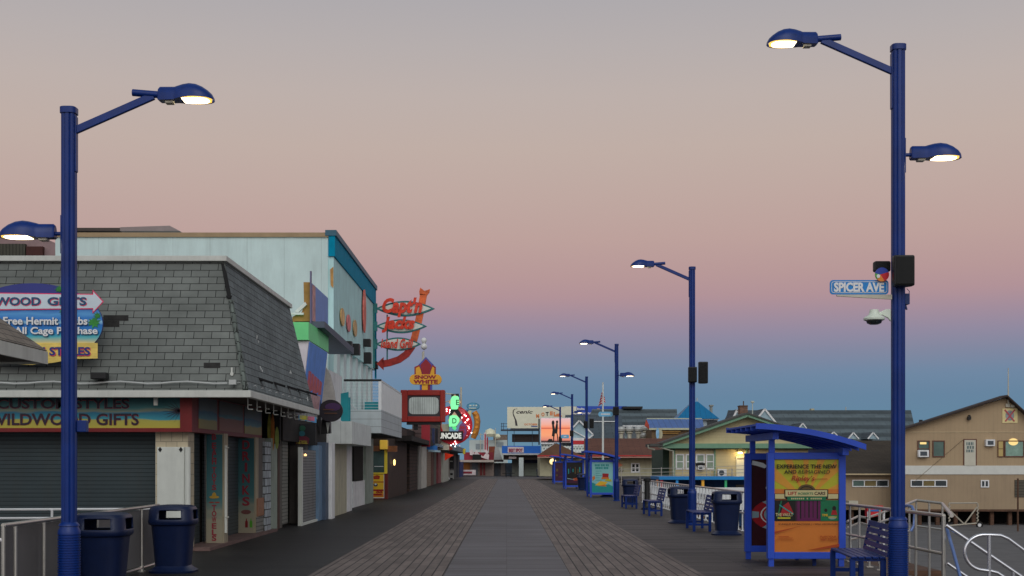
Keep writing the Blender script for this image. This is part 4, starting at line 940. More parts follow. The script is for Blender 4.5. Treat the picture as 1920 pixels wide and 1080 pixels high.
# facade pieces below, each column its own post of the shop
XS = -5.58
def col(px0, px1, z0, z1, X, th, m, name='column', par=None):
    b = MB(); b.sbox(px0, px1, z0, z1, X, th); return b.build(name, m, par if par is not None else s2, bevel=.01)
m_dgrey = mat('dull grey panel', A(74, 70, 66, .52), .7, var=.15, grime=.3)
M_stone = mat('white stone column', A(130, 136, 140, .56), .8, var=.25, ns=5, brick=(.3, .18, .012, (.05, .05, .05), .15))
M_gw = mat('mint panel', A(116, 126, 116, .56), .6, var=.15, grime=.35); M_brn = mat('brown post', A(62, 44, 38, .56), .7, var=.3, ns=5)
M_corr = mat('corrugated panel', A(108, 108, 102, .56), .5, .2, var=.1, groove=('v', .09, .3, .6), grime=.3)
M_slate = mat('slate blue post', A(82, 104, 126, .56), .6, var=.12, grime=.25); M_cream = mat('cream boards', A(146, 142, 122, .56), .6, var=.12, grime=.35, groove=('u', .35, .03, .6))
M_whb = mat('white boards', A(156, 160, 158, .38), .6, var=.1, grime=.3, groove=('u', .3, .03, .5))
col(480, 497, .0, 2.18, XS, .25, m_dgrey, 'panel'); 
b = MB(); b.sbox(483, 496, .42, .82, XS + .03, .03); b.build('notice', mat('faded orange notice', A(120, 84, 62, .56), .6, var=.25, ns=8), s2)
b = MB(); b.sbox(481, 497, .05, .4, XS + .02, .02); b.build('vent', M_corr, s2)
col(497.5, 508, 0, 2.1, XS + .06, .4, M_stone); col(509, 521, 0, 2.2, XS + .03, .4, M_gw); col(521.5, 524.5, 0, 2.4, XS + .05, .2, M_brn, 'post')
col(525, 529.5, 0, 2.4, XS, .2, m_dgrey); col(530, 540, .08, 2.45, XS + .02, .2, M_corr, 'panel')
col(541, 560, 0, 2.5, XS - .3, .1, m_rough, 'doorway'); col(560, 565, 0, 2.4, XS + .05, .25, m_dgrey)
X3 = -5.3
b = MB(); b.sbox(568, 596, .06, 1.96, X3, .06); sd = b.build('roller_door', M_shutl, s2)
b = MB(); b.sbox(566, 568, 0, 2.02, X3 + .05, .1); b.sbox(596, 597.3, 0, 2.02, X3 + .05, .1); b.sbox(568, 596, 0, .06, X3 + .05, .1); b.build('frame', M_pad, sd)
b = MB(); b.lathe([(.03, 0), (.04, .03), (.0, .07)], (X3 + .05, DX(569, X3), PZ(855, DX(569, X3))), 10); solo(b, 'doorbell_lamp', mat('small amber lamp', (1, .6, .3), .4, var=0, emit=2.2, ecol=(1, .55, .22)), 'tiny amber lamp beside the light roller door', 'lamp')
col(597.5, 604, 0, 2.1, -5.22, .3, M_slate); col(604.5, 610, 0, 2.2, -5.35, .2, m_rough, 'doorway'); col(610.5, 622, 0, 2.2, -5.12, .25, mat('dark slate panel', A(56, 68, 84, .56), .6, var=.15)); col(622.5, 628, 0, 2.2, -5.02, .3, M_white)
b = MB(); b.box(-6.2, 30.6, 2.15, -5.35, 38, 2.85); b.build('header', mat('dark header', A(30, 27, 26, .56), .8, var=.3), s2)
b = MB(); b.box(-6.2, 38.0, 2.2, -5.3, 41.2, 4.4); b.build('header_wall', M_white, s2)
# hanging surf boards
sf = thing('surfboard_rack', 'dark rack with yellow and orange striped surfboards above the stone column', 'surfboards', P(511, 845, 30.4))
b = MB(); b.rect(499, 772, 525, 832, 30.45, .08); b.build('backing', M_black, sf)
for x, y0, y1, c in ((505, 775, 843, (96, 92, 40)), (511, 775, 846, (120, 74, 34)), (519, 800, 842, (90, 100, 52))):
    b = MB(); q = P(x, (y0+y1)/2, 30.4); b.ell(q, .045, (y1-y0)/2*30.4/F, d=(0, .03, 0)); b.build('surfboard', mat('surf ' + str(x), A(*c, .32), .4, var=.3, ns=6), sf)
b = MB(); b.prism([(PX(560, 32), PZ(778, 32)), (PX(593, 32), PZ(782, 32)), (PX(593, 32), PZ(793, 32)), (PX(560, 32), PZ(787, 32))], (0, 32, 0), (1,0,0), (0,0,1), (0, .04, 0)); cs = tag(b.build('flavour_sign', mat('bright small sign', A(70, 120, 160, .4), .5, var=.1)), 'small tilted multicoloured sign under the mansard eave', 'sign')
cs = cs
b = MB(); b.prism([(0, 0), (.2, -.02), (.2, .08), (0, .1)], P(562, 786, 31.99), (1,0,0), (0,0,1), (0, .003, 0)); b.build('yellow_patch', mat('flavour yellow', A(170, 150, 60, .4), .5), cs)
b = MB(); b.prism([(0, 0), (.17, -.025), (.17, .085), (0, .1)], P(577, 788, 31.99), (1,0,0), (0,0,1), (0, .003, 0)); b.build('pink_patch', mat('flavour pink', A(180, 90, 110, .4), .5), cs)
gs = thing('hanging_sign', 'dark hanging sign with a red and teal shield and small yellow letters', 'sign', P(567, 835, 33))
b = MB(); b.rect(543, 795, 592, 835, 33, .08); b.build('panel', mat('hanging dark', A(22, 22, 24, .4), .5), gs)
b = MB(); b.fprism([(554, 833), (552, 822), (560, 818), (574, 818), (580, 822), (578, 833)], 32.99, .01); b.build('red_shield', mat('shield red', A(64, 22, 32, .4), .5), gs)
b = MB(); b.ell(P(566, 813, 32.985), .08, .07, d=(0, .01, 0)); b.build('teal_shape', mat('shield teal', A(20, 58, 66, .4), .5), gs)
b = MB(); b.ell(P(567, 803, 32.985), .08, .07, d=(0, .01, 0)); b.build('green_shape', mat('shield green', A(20, 52, 38, .4), .5), gs)
b = MB(); b.ftext('PRE ROLL', 556, 826, 577, 832.5, 32.975, bold=.02); b.build('lettering', mat('yellow sign letters', A(120, 112, 40, .4), .5), gs)
# ---------------------------------------------------------------- restaurant front: balcony and canopy
b = MB(); b.box(-5.6, 38.2, PZ(832, 38.2), PX(660, 38.2), 43.6, PZ(790, 38.2)); b.build('white_canopy', mat('canopy boards', A(156, 160, 158, .47), .55, var=.08, grime=.25, groove=('u', .62, .02, .4)), bx)
b = MB(); b.prism([(0, 0), (.24, 0), (.24, .9), (0, .85)], (PX(642, 40), 39.6, PZ(790, 40)), (1,0,0), (0,0,1), (0, .04, 0)); b.build('teal_panel', mat('teal panel', A(20, 112, 120, .55), .5, var=.1), bx)
b = MB(); b.box(PX(634, 42), 42, PZ(790, 42), PX(657, 42), 42.05, PZ(745, 42)); b.build('teal_panel', mat('teal panel', A(20, 112, 120, .55), .5, var=.1), bx)
col(628.5, 650, 0, 2.6, -5.2, .3, M_cream, 'boards', bx); col(651, 660, 0, 2.4, -5.25, .3, M_whb, 'boards', bx); col(661, 700, 0, 2.8, -5.6, .2, M_whb, 'boards', bx)
col(662, 684, 0, .95, -5.53, .1, M_whb, 'wainscot', bx); col(664, 681, .95, 2.3, -5.5, .12, m_rough, 'menu_board', bx); col(686, 700, 0, 2.7, -5.5, .3, M_gw, 'column', bx)
ba = thing('balcony', 'white boarded balcony with black rail and cable front jutting over the boardwalk', 'balcony', (-4.95, 48, 2.6))
bX = PX(715, 44); zf0, zf1 = PZ(812, 44), PZ(768, 44)
M_wb2 = mat('bright white slat', A(190, 194, 194, .52), .5, var=.06)
M_bfas = mat('balcony boards', A(148, 154, 156, .55), .55, var=.07, grime=.2, groove=('v', .26, .06, .6))
b = MB(); b.box(-5.6, 44, zf0, bX, 52.5, zf1); b.build('floor_box', M_bfas, ba)
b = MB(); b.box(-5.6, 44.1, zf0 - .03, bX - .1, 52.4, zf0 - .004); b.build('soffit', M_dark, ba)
b = MB(); b.box(-5.6, 44, PZ(715, 44), bX, 44.05, PZ(711, 44)); b.build('top_rail', M_black, ba)
b = MB(); b.box(bX - .05, 44.06, PZ(715, 44), bX, 52.5, PZ(712, 44)); b.build('side_rail', M_white, ba)
b = MB(); b.box(bX - .10, 44.0, zf1, bX, 44.1, PZ(715, 44)); b.build('corner_post', M_white, ba)
for k in range(20):
    b = MB(); d = 44.3 + k * .42; b.box(bX - .04, d, zf1, bX, d + .3, PZ(716, 44)); b.build('side_slat', M_wb2, ba)
b = MB()
for k in range(9): z = zf1 + .08 + k * .105; b.tube([(-5.6, 44.03, z), (bX - .1, 44.03, z)], .006, 5)
b.build('cable', M_whitepipe, ba)
b = MB(); b.box(-5.55, 50, zf1, -4.6, 50.2, zf1 + .55); b.build('back_panel', mat('teal panel', 0), ba)
b = MB(); b.tube([(PX(630, 43.8), 43.8, PZ(735, 44)), (PX(690, 43.8), 47, PZ(800, 44))], .03, 6); b.tube([(PX(630, 43.8), 43.8, PZ(748, 44)), (PX(680, 43.8), 47, PZ(800, 44))], .03, 6); b.build('stair_rail', M_whitepipe, ba)
# ---------------------------------------------------------------- script sign with the curved arrow
D = 53.6
ck = thing('surfboard_arrow_sign', 'curved red arrow sign carrying three pointed surfboard shaped boards with red script', 'hanging sign', P(757, 690, D))
M_arrowred = mat('rusty orange red', A(140, 34, 28, .66), .5, var=.4, ns=3); M_boardw = mat('sign cream', A(190, 195, 182, .62), .5, var=.08); M_edge = mat('sign teal edge', A(40, 96, 96, .58), .5, var=.3, ns=3); M_script = mat('red script', A(206, 52, 28, .66), .4, var=.25, ns=5)
cl = [(794, 552), (790, 575), (785, 600), (778, 630), (772, 650), (762, 664), (748, 674), (730, 680), (718, 682)]
L_, R2 = [], []
for i, p in enumerate(cl):
    q0 = cl[max(i-1, 0)]; q1 = cl[min(i+1, len(cl)-1)]; tx, ty = q1[0]-q0[0], q1[1]-q0[1]; l = math.hypot(tx, ty); w = 6.5
    L_.append((p[0] - ty/l*w, p[1] + tx/l*w)); R2.append((p[0] + ty/l*w, p[1] - tx/l*w))
b = MB()
for i in range(4): b.fprism([L_[i], L_[i+1], R2[i+1], R2[i]], D + .03, .12)
b.fprism([(786.5, 552.5), (786, 546), (788, 539), (796, 545.5), (806, 542), (805, 548), (800.5, 553.5)], D + .03, .12); b.build('arrow_tail', mat('rusty orange', A(186, 84, 40, .62), .5, var=.4, ns=3), ck)
b = MB()
for i in range(4, len(cl) - 1): b.fprism([L_[i], L_[i+1], R2[i+1], R2[i]], D + .03, .12)
b.fprism([(719, 669.5), (706, 682), (719, 694)], D + .03, .12); b.build('arrow_head', M_arrowred, ck)
M_scriptdk = mat('dark red script side', A(150, 22, 22, .6), .5, var=.1)
for (x0, x1, yc, hh, txt, tx0, tx1, ty0, ty1) in ((704, 815, 578.5, 14.5, "Capt'n", 717, 792, 558, 595), (704, 800, 611.5, 13, 'Jacks', 716, 778, 594, 624), (704, 789, 645, 12.5, 'Island Grill', 714, 775, 635.5, 653)):
    up = [(x0 + (x1-x0)*k/16, yc - hh*math.sin(math.pi*k/16)**.9) for k in range(17)]; dn = [(x1 - (x1-x0)*k/16, yc + hh*math.sin(math.pi*k/16)**.9) for k in range(1, 16)]
    b = MB(); b.fprism(up + dn, D, .16); bd = b.build('board_edge', M_edge, ck)
    mx = (x0 + x1)/2 + 2
    b = MB(); b.fprism([(mx + (x-mx)*.87, yc + (y-yc)*.76) for x, y in up + dn], D - .012, .012); b.build('board_face', M_boardw, bd)
    b = MB(); b.ftext(txt, tx0, ty0, tx1, ty1, D - .07, bold=.045 if hh > 12.9 else .02, shear=.25, dep=.05); b.build('lettering', M_script, bd)
b = MB()
for y in (578, 612, 645): b.obox(P(704, y, D + .05), (.16, .1, .4), Matrix.Rotation(.0, 3, 'X'))
b.tube([P(726, 590, D + .1), P(726, 677, D + .1)], .03, 6); b.tube([P(701, 572, D + .05), P(701, 690, D + .05)], .05, 6); b.build('bracket', M_edge, ck)
# ---------------------------------------------------------------- red framed screen sign
D = 57.5
fr = thing('framed_screen', 'large red framed sign box with a blank grey corrugated face above the boardwalk', 'sign box', P(792, 793, D))
zt, zb_ = PZ(731, D), PZ(791, D); xa, xb = PX(751, D), PX(834, D); tk = .31
M_rf = mat('red sign frame', A(146, 38, 30, .7), .45, var=.12, grime=.2); M_rfd = mat('inner dark edge', A(52, 46, 50, .55), .6)
b = MB(); b.box(xa, D, zb_, xa + tk, D + .7, zt); b.box(xb - tk*.7, D, zb_, xb, D + .7, zt); b.box(xa + tk, D, zt - tk*.8, xb - tk*.7, D + .7, zt); b.box(xa + tk, D, zb_, xb - tk*.7, D + .7, zb_ + tk*.8); b.build('frame', M_rf, fr, bevel=.03)
b = MB(); b.box(xa + tk, D + .06, zb_ + tk*.8, xb - tk*.7, D + .65, zt - tk*.8); b.build('inner_edge', M_rfd, fr)
b = MB(); b.prism(rrect(xa + tk + .06, zb_ + tk*.8 + .1, xb - tk*.7 - .06, zt - tk*.8 - .08, .18), (0, D + .03, 0), (1,0,0), (0,0,1), (0, .03, 0)); b.build('screen', mat('blank corrugated face', A(160, 166, 162, .5), .6, var=.1, groove=('u', .10, .3, .3), grime=.3), fr)
b = MB(); b.box(PX(762, D), D + .1, PZ(796, D), PX(826, D), D + .5, zb_ - .002); b.box(PX(775, D), D + .2, PZ(806, D), PX(783, D), D + .4, PZ(796, D)); b.box(-5.6, D + .25, PZ(776, D), xa, D + .45, PZ(770, D)); b.build('support', M_black, fr)
# ---------------------------------------------------------------- diamond topped sign (writing kept)
D = 76
M_yel = mat('amber sign', A(214, 140, 40, .62), .5, var=.1); M_maroon = mat('maroon sign', A(120, 24, 34, .58), .5, var=.08); M_vio = mat('violet sign', A(66, 66, 130, .58), .5, var=.1)
sw = thing('diamond_sign', 'yellow and maroon stepped sign topped by a violet edged diamond', 'sign', P(798, 736, D))
b = MB(); b.fprism([(798.5, 669), (813, 684), (805, 707), (791, 707), (784.5, 684)], D, .3); b.build('diamond_edge', M_vio, sw)
b = MB(); b.fprism([(798.5, 673), (809, 684.5), (803, 704), (794, 704), (788, 684.5)], D - .02, .02); b.build('diamond', M_maroon, sw)
b = MB(); b.fprism([(777, 703), (777, 688), (786, 684), (790, 692), (793, 703)], D - .03, .2); b.fprism([(804, 703), (807, 692), (811, 684), (817, 688), (817, 703)], D - .03, .2); b.build('wing_edge', M_maroon, sw)
b = MB(); b.fprism([(779.5, 703), (779.5, 690), (786, 687), (789, 694), (791, 703)], D - .05, .02); b.fprism([(806, 703), (808.5, 694), (811, 687), (814.5, 690), (814.5, 703)], D - .05, .02); b.build('wing', M_yel, sw)
b = MB(); x0, x1, y0, y1 = 768, 828, 702, 721; b.prism(rrect(PX(x0, D), PZ(y1, D), PX(x1, D), PZ(y0, D), .29, 8), (0, D - .06, 0), (1,0,0), (0,0,1), (0, .3, 0)); b.build('panel', M_yel, sw)
b = MB(); b.ftext('SNOW', 777, 703.5, 818, 710.5, D - .068, bold=.05); b.build('lettering', M_maroon, sw); b = MB(); b.ftext('WHITE', 775, 712, 821, 719.5, D - .068, bold=.05); b.build('lettering', M_maroon, sw)
b = MB(); b.rect(787, 721, 790.5, 745, D - .02, .3); b.rect(806.5, 721, 810, 745, D - .02, .3); b.build('post_edge', M_vio, sw)
b = MB(); b.rect(791, 721, 802, 745, D, .3); b.build('post', M_yel, sw)
b = MB(); b.rect(802.5, 721, 806, 745, D, .3); b.box(PX(790, D), D + .05, 2.6, PX(806, D), D + .35, PZ(745, D)); b.build('post_stripe', M_maroon, sw)
b = MB(); b.lathe([(.02, -.2), (.15, -.12), (.2, 0), (.15, .12), (.09, .18), (.14, .28), (.18, .38), (.12, .5), (.02, .55)], P(795, 650, D + .5), 14); b.cm = 1; b.tube([P(794, 736, D + .5), P(794.5, 658, D + .5)], .04, 6); b.tube([P(792, 690, D + .55), P(792, 660, D + .55)], .03, 6)
solo(b, 'globe_mast', [mat('milky globe', A(180, 180, 178, .6), .3, var=.25, ns=3), M_sensor], 'thin mast with a milky double globe above the diamond sign', 'mast', smooth=50)
# ---------------------------------------------------------------- glowing arcade sign
D = 95
ar = thing('arcade_sign', 'red ring sign with glowing green E and D and small white bulbs', 'sign', P(852, 836, D))
M_ring = mat('ring red', A(150, 16, 30, .58), .4, var=.12, emit=.02, ecol=(.8, .02, .05)); M_glow = mat('glowing green letter', (.2, .9, .4), .4, var=0, emit=.62, ecol=(.28, 1, .42)); M_peach = mat('peach diamond', A(190, 150, 130, .6), .5, var=.08)
c = P(850, 797, D); ro = 36.5*D/F; ri = 20*D/F
b = MB(); n = 40; ro_ = [(ro*.98*math.cos(2*math.pi*k/n), ro*math.sin(2*math.pi*k/n)) for k in range(n)]; ri_ = [(ri*math.cos(2*math.pi*k/n) - .1, ri*1.05*math.sin(2*math.pi*k/n)) for k in range(n)]
vs = [(c.x + x, D, c.z + z) for x, z in ro_ + ri_] + [(c.x + x, D + .4, c.z + z) for x, z in ro_ + ri_]
fs_ = []
for k in range(n):
    j = (k + 1) % n; fs_ += [(k, n + k, n + j, j), (2*n + k, 2*n + j, 3*n + j, 3*n + k), (k, j, 2*n + j, 2*n + k), (n + k, 3*n + k, 3*n + j, n + j)]
b.mesh(vs, [tuple(reversed(f)) for f in fs_]); b.build('ring', M_ring, ar)
b = MB(); b.fprism([(858, 765), (871, 768), (873, 775), (862, 778)], D - .02, .3); b.build('ring_cap', mat('coral cap', A(190, 74, 80, .58), .5), ar)
b = MB(); b.fprism([(858, 812), (862, 797), (868, 791), (874, 797), (875, 812), (868, 826), (860, 826)], D - .05, .2); b.build('inner_panel', mat('violet inner panel', A(112, 60, 104, .55), .5, var=.2, ns=2), ar)
b = MB(); b.fprism([(861, 804), (863, 799), (871, 799), (872, 804)], D - .06, .01); b.fprism([(862, 812), (863, 806), (870, 806), (871, 812)], D - .06, .01); b.build('painted_detail', mat('ring detail', A(140, 40, 56, .55), .5), ar)
b = MB(); b.fprism([(846, 739), (860, 738), (862, 752), (858, 766), (866, 778), (858, 796), (852, 806), (845, 800), (841, 780), (846, 766)], D - .1, .3); b.build('black_backing', M_black, ar)
for (cx, cy, rx, ry, sh, ch, t) in ((853, 754, 12, 15, .9, 'E', (855, 749.5, 861, 759.5)), (852, 788, 12.5, 16, .9, 'D', (848, 784, 856, 794))):
    b = MB(); b.fprism([(cx, cy - ry), (cx + rx, cy), (cx, cy + ry), (cx - rx, cy)], D - .16, .05); b.build('diamond', M_peach, ar)
    if ch == 'E': shp = [(847, 744), (850, 742.5), (858, 742.5), (860.5, 745), (861, 754), (859, 765), (857, 767.5), (846, 767.5), (844.5, 760), (845, 750)]
    else: shp = [(843, 780), (848, 778.5), (856, 779), (861, 784), (861, 791), (856, 798), (851, 800), (842, 800), (841.5, 790)]
    b = MB(); b.fprism(shp, D - .24, .07); g = b.build('glowing_letter', M_glow, ar)
    b = MB(); b.ftext(ch, *t, D - .25, bold=.02); b.build('letter_mark', mat('dark green mark', A(40, 110, 66, .58), .5), g)
b = MB(); b.fprism([(847, 801), (855, 800), (856, 803), (853, 807), (849, 804)], D - .24, .07); b.build('glowing_letter', mat('glowing deep green letter', (.1, .8, .3), .4, var=0, emit=.45, ecol=(.12, 1, .3)), ar)
b = MB(); b.rect(822, 808.5, 868, 825, D - .3, .15); b.build('name_panel', M_black, ar)
b = MB(); b.ftext('UNCADE', 822.5, 811.5, 865, 822.5, D - .31, bold=.05); b.build('lettering', mat('lit white letters', (.9, .9, .85), .4, var=0, emit=.35, ecol=(.95, 1, .9)), ar)
bulbs = [(837.5, 767), (837.5, 771), (843.5, 769), (843.5, 773), (843.5, 775), (866, 783), (871, 778), (873.5, 780), (878, 786), (876, 788), (872.5, 792), (865.5, 774.5), (878.5, 800), (879.5, 803), (877, 807.5), (884, 811.5), (875.5, 817), (853.5, 828), (855.5, 832), (850, 832.5), (853.5, 837), (845.5, 835), (880.5, 796), (875.8, 798), (862, 836)]
M_bulbdim = mat('dim sign bulb', (1, .6, .6), .4, var=0, emit=.7, ecol=(1, .45, .5))
for i, (x, y) in enumerate(bulbs):
    b = MB(); r = .044 if i not in (11, 14, 16, 22, 23, 24) else .034; b.lathe([(.01, -r), (r*.8, -r*.6), (r, 0), (r*.8, r*.6), (.01, r)], P(x, y, D - .06), 8)
    b.build('bulb', M_bulb if r > .04 else M_bulbdim, ar, smooth=80)
b = MB(); b.tube([P(800, 734, D), P(856, 740, D + .2)], .05, 6); b.tube([P(864.5, 726, D + .5), P(864.5, 766, D + .5)], .07, 6); b.tube([P(832, 755, D + .2), P(846, 750, D)], .04, 6); b.box(-5.9, D + .1, 2.6, PX(842, D), D + .3, PZ(795, D)); b.build('support', M_sensor, ar)
# teal oval and orange arc
D = 120
to = thing('palm_sign', 'teal oval sign on a curved orange trunk beyond the ring sign', 'sign', P(888, 832, D))
M_tealn = mat('teal neon board', A(40, 100, 124, .58), .5, var=.25, ns=1)
b = MB(); b.ell(P(887, 762, D), 12.3*D/F, 7*D/F, d=(0, .4, 0)); ov = b.build('oval', M_tealn, to)
b = MB(); b.ell(P(887, 762, D - .01), 10.8*D/F, 5.5*D/F, d=(0, .01, 0)); b.build('oval_face', mat('teal face', A(74, 124, 150, .58), .5, var=.3, ns=2), ov)
b = MB()
for x, w in ((882, 4), (888, 3.2), (893, 3)): b.rect(x - w/2, 759, x + w/2, 761.5, D - .04, .02)
b.rect(879, 764.5, 893, 766, D - .04, .02); b.build('lettering', mat('teal lettering', A(170, 180, 170, .58), .5), ov)
b = MB(); b.rect(874, 768, 879, 822, D + .2, .3); b.build('post', M_tealn, to)
b = MB(); b.fprism([(878, 770), (884, 770), (883, 780), (880, 785), (876, 778)], D - .02, .3); b.build('cream_leaf', mat('cream leaf', A(170, 168, 130, .58), .5), to)
b = MB(); pts = [(889, 772), (893, 779), (895, 790), (894, 802), (891, 812), (887, 822)]; b.tube([P(x, y, D) for x, y in pts], [.26, .3, .3, .28, .3, .24], 8); tr = b.build('trunk', mat('orange trunk', A(150, 96, 34, .55), .5, var=.35, ns=2), to, smooth=50)
for x, y in ((892.5, 775), (895, 783), (895.5, 792), (894, 801), (890.5, 811)):
    b = MB(); b.ell(P(x - 1, y, D - .35), .14, .12, d=(0, .06, 0), n=12); b.build('round_letter', mat('amber letter', A(190, 120, 40, .55), .5), tr)
# ---------------------------------------------------------------- yellow stall and dark wooden fronts, left side beyond the balcony
ys = thing('snack_stall', 'yellow trimmed snack stall with a red and yellow menu poster', 'stall', (-6.6, 60, 0))
D = 57.2
M_dkwood = mat('dark brown boards', A(44, 32, 26, .5), .7, var=.25, groove=('u', .4, .06, .6)); M_reddk = mat('dark red base', A(74, 20, 18, .5), .6, var=.2)
M_yelp = mat('yellow paint', A(170, 150, 40, .5), .5, var=.12, grime=.15)
b = MB(); b.box(-9, D + .3, 0, PX(727, 58), 69, 3.4); b.build('wall', M_dkwood, ys)
b = MB(); b.rect(698, 886, 727, 936, D, .28); b.build('counter', M_reddk, ys)
w_ = MB(); w_.rect(699, 845, 720.5, 886, D, .05); w_.cm = 0; wf = w_.build('window', mat('stall glass', A(48, 62, 60, .5), .15, var=.3, ns=1, spec=.6), ys)
b = MB(); b.rect(720.5, 844, 726, 888, D - .03, .12); b.rect(698, 886, 720.5, 888.5, D - .03, .12); b.build('window_frame', M_yelp, ys)
b = MB(); b.rect(702, 874, 719, 875, D - .02, .02); b.build('shelf', M_whitepipe, ys)
b = MB(); b.rect(712, 825, 726, 842.5, D - .5, .5); b.build('box_sign', mat('amber box sign', A(200, 140, 40, .5), .4, var=.1, emit=.12, ecol=(1, .6, .12)), ys, bevel=.03)  # yellow box sign, painted with a faint emission
b = MB(); b.rect(690, 836, 712, 846, D - .1, .4); b.build('header', mat('rust header', A(84, 50, 28, .4), .6, var=.3), ys)
b = MB(); b.rect(726, 836, 744, 847, D - .1, .4); b.build('header', mat('rust header', A(84, 50, 28, .4), .6, var=.3), ys)
p = Poster(PX(698, D), PZ(934, D), PX(720.5, D), PZ(889.5, D), D - .01)
p.r('yellow', 0, 0, 1, 1); p.r('white', 0, .0, 1, .03); p.r('white', .96, 0, 1, 1); p.r('red', 0, .66, .96, .70); p.r('orange', 0, .05, .96, .2); p.put('red', [(.12, .8), (.6, .8), (.64, .93), (.4, .97), (.1, .92)]); p.put('rust', [(.16, .84), (.55, .84), (.5, .92), (.2, .92)])
p.disc('navy', .28, .56, .18, .07); p.disc('white', .28, .585, .09, .04); p.r('red', 0, .30, .96, .37); p.t('red', 'SS', .30, .21, .88, .35, bold=.06); p.r('red', 0, .12, .8, .18)
po = p.build('menu_poster', POST, ys)
b = MB(); b.lathe([(.02, -.14), (.05, -.08), (.05, .08), (.02, .14)], P(735.5, 867, 60) + Vector((.1, 0, 0)), 10); solo(b, 'wall_lamp', mat('amber wall lamp', (1, .7, .3), .4, var=0, emit=3, ecol=(1, .62, .2)), 'narrow lit wall lamp on the dark wooden stall front', 'lamp', smooth=50)
dk = thing('boarded_arcade', 'dark brown boarded arcade front between the yellow stall and white columns', 'shop', (-7, 72, 0))
XD = -5.5
def fcol(px0, px1, z0, z1, m, par, X=XD, th=.35, name='column'):
    b = MB(); b.sbox(px0, px1, z0, z1, X, th); return b.build(name, m, par)
b = MB(); b.box(-10, 69.05, 0, -5.75, 96, 3.6); b.build('wall', mat('very dark boards', A(30, 25, 23, .5), .8, var=.3, groove=('u', .5, .05, .5)), dk)
fcol(728, 731, 0, 2.5, mat('amber post', A(94, 58, 28, .5), .6, var=.2), dk); fcol(734, 738, 0, 2.5, mat('amber post', 0), dk, XD + .02)
fcol(741, 752, 0, 2.6, M_dkwood, dk); fcol(753, 757, .8, 2.4, mat('teal strip', A(24, 62, 66, .5), .6, var=.3), dk, XD - .1, .05, 'panel'); fcol(753, 756.5, .3, .85, mat('orange strip', A(88, 50, 26, .5), .6, var=.4), dk, XD - .1, .05, 'panel')
fcol(768, 783, 0, 2.9, mat('brown brick front', A(48, 36, 31, .5), .8, var=.2, brick=(.4, .2, .02, (.02, .015, .015), .2)), dk)
b = MB(); b.box(-6, 62, 2.7, -4.6, 80, 2.95); b.build('canopy', mat('dark header', 0), dk)
w3 = thing('white_shop', 'shop front with peeling white columns past the brown boards', 'shop', (-7, 100, 0))
M_wpeel = mat('peeling white column', A(134, 132, 126, .4), .7, var=.2, ns=2, grime=.4)
b = MB(); b.box(-10, 96.05, 0, -5.8, 131, 4.2); b.build('wall', mat('taupe wall', A(92, 84, 78, .4), .8, var=.2, grime=.3), w3)
fcol(785, 791, 0, 2.9, mat('grey white column', A(104, 102, 98, .4), .7, var=.2, grime=.3), w3, -5.45); fcol(791.5, 800, 0, 2.9, M_wpeel, w3, -5.4); fcol(800.5, 808, 0, 2.6, mat('beige shutter', A(106, 92, 80, .5), .6, var=.1, groove=('v', .12, .2, .4)), w3, name='shutter')
fcol(809, 813, 0, 2.6, mat('rust column', A(72, 46, 40, .5), .7, var=.2), w3); fcol(814, 818, 0, 2.6, mat('olive panel', A(70, 72, 66, .5), .7, var=.15), w3, name='panel'); fcol(822, 827, 0, 2.5, mat('rose panel', A(104, 54, 58, .5), .6, var=.2), w3, name='panel')
b = MB(); b.box(-5.9, 88, 2.75, -4.7, 106, 2.95); b.build('awning', mat('grey blue awning', A(86, 98, 108, .45), .6, var=.15), w3)
b = MB(); b.box(-5.9, 80, 2.95, -4.9, 95, 5.2); b.build('upper_front', mat('brown corrugated front', A(66, 52, 50, .45), .7, var=.15, groove=('v', .38, .25, .6)), w3)
D = 92
bs = thing('fascia_sign', 'weathered blue fascia sign above the grey awning', 'sign', P(810, 846, D))
b = MB(); b.fprism([(797, 832), (820, 836), (820, 845), (797, 842)], D - 5.2, .2); b.build('panel', mat('weathered blue sign', A(40, 92, 152, .5), .5, var=.35, ns=2), bs)
b = MB(); b.fprism([(803, 843), (826, 844.5), (826, 848), (803, 847)], D - 5.25, .05); b.build('lettering', mat('pale faded letters', A(120, 140, 150, .5), .5, var=.5, ns=3), bs)
ps_ = thing('poster_cluster', 'cluster of dark framed posters over the brown corrugated front', 'posters', P(809, 832, 84))
for x0, x1, c in ((800, 805, (110, 60, 60)), (806, 815, (40, 48, 76)), (816, 821, (24, 24, 30))):
    b = MB(); b.rect(x0, 803, x1, 832, 84, .15); b.build('poster', mat('cluster %d' % x0, A(*c, .5), .5, var=.4, ns=2), ps_)
b = MB(); b.fprism([(846, 838), (832, 820), (828, 822), (842, 845), (850, 842)], 97, .3); solo(b, 'slanted_banner', mat('slanted coral banner', A(150, 60, 50, .5), .5, var=.4, ns=1.5), 'slanted coral banner under the ring sign', 'banner')
b = MB(); b.fprism([(834, 849), (851, 853), (834, 863.5)], 104, .25); solo(b, 'arrow_sign', mat('bright red arrow', A(215, 36, 16, .55), .4, var=.1, emit=.12, ecol=(1, .08, .02)), 'bright red triangular arrow sign hanging over the walkway', 'sign')
w4 = thing('corner_shop', 'last shop on the left with white panels and a blue post', 'shop', (-6.8, 140, 0))
b = MB(); b.box(-10, 131.05, 0, -5.7, 150, 3.6); b.build('wall', mat('dim wall', A(54, 52, 52, .4), .8, var=.2), w4)
b = MB(); b.box(-6, 106.05, 2.8, -4.8, 150, 3.3); b.build('canopy', mat('grey blue awning', 0), w4)
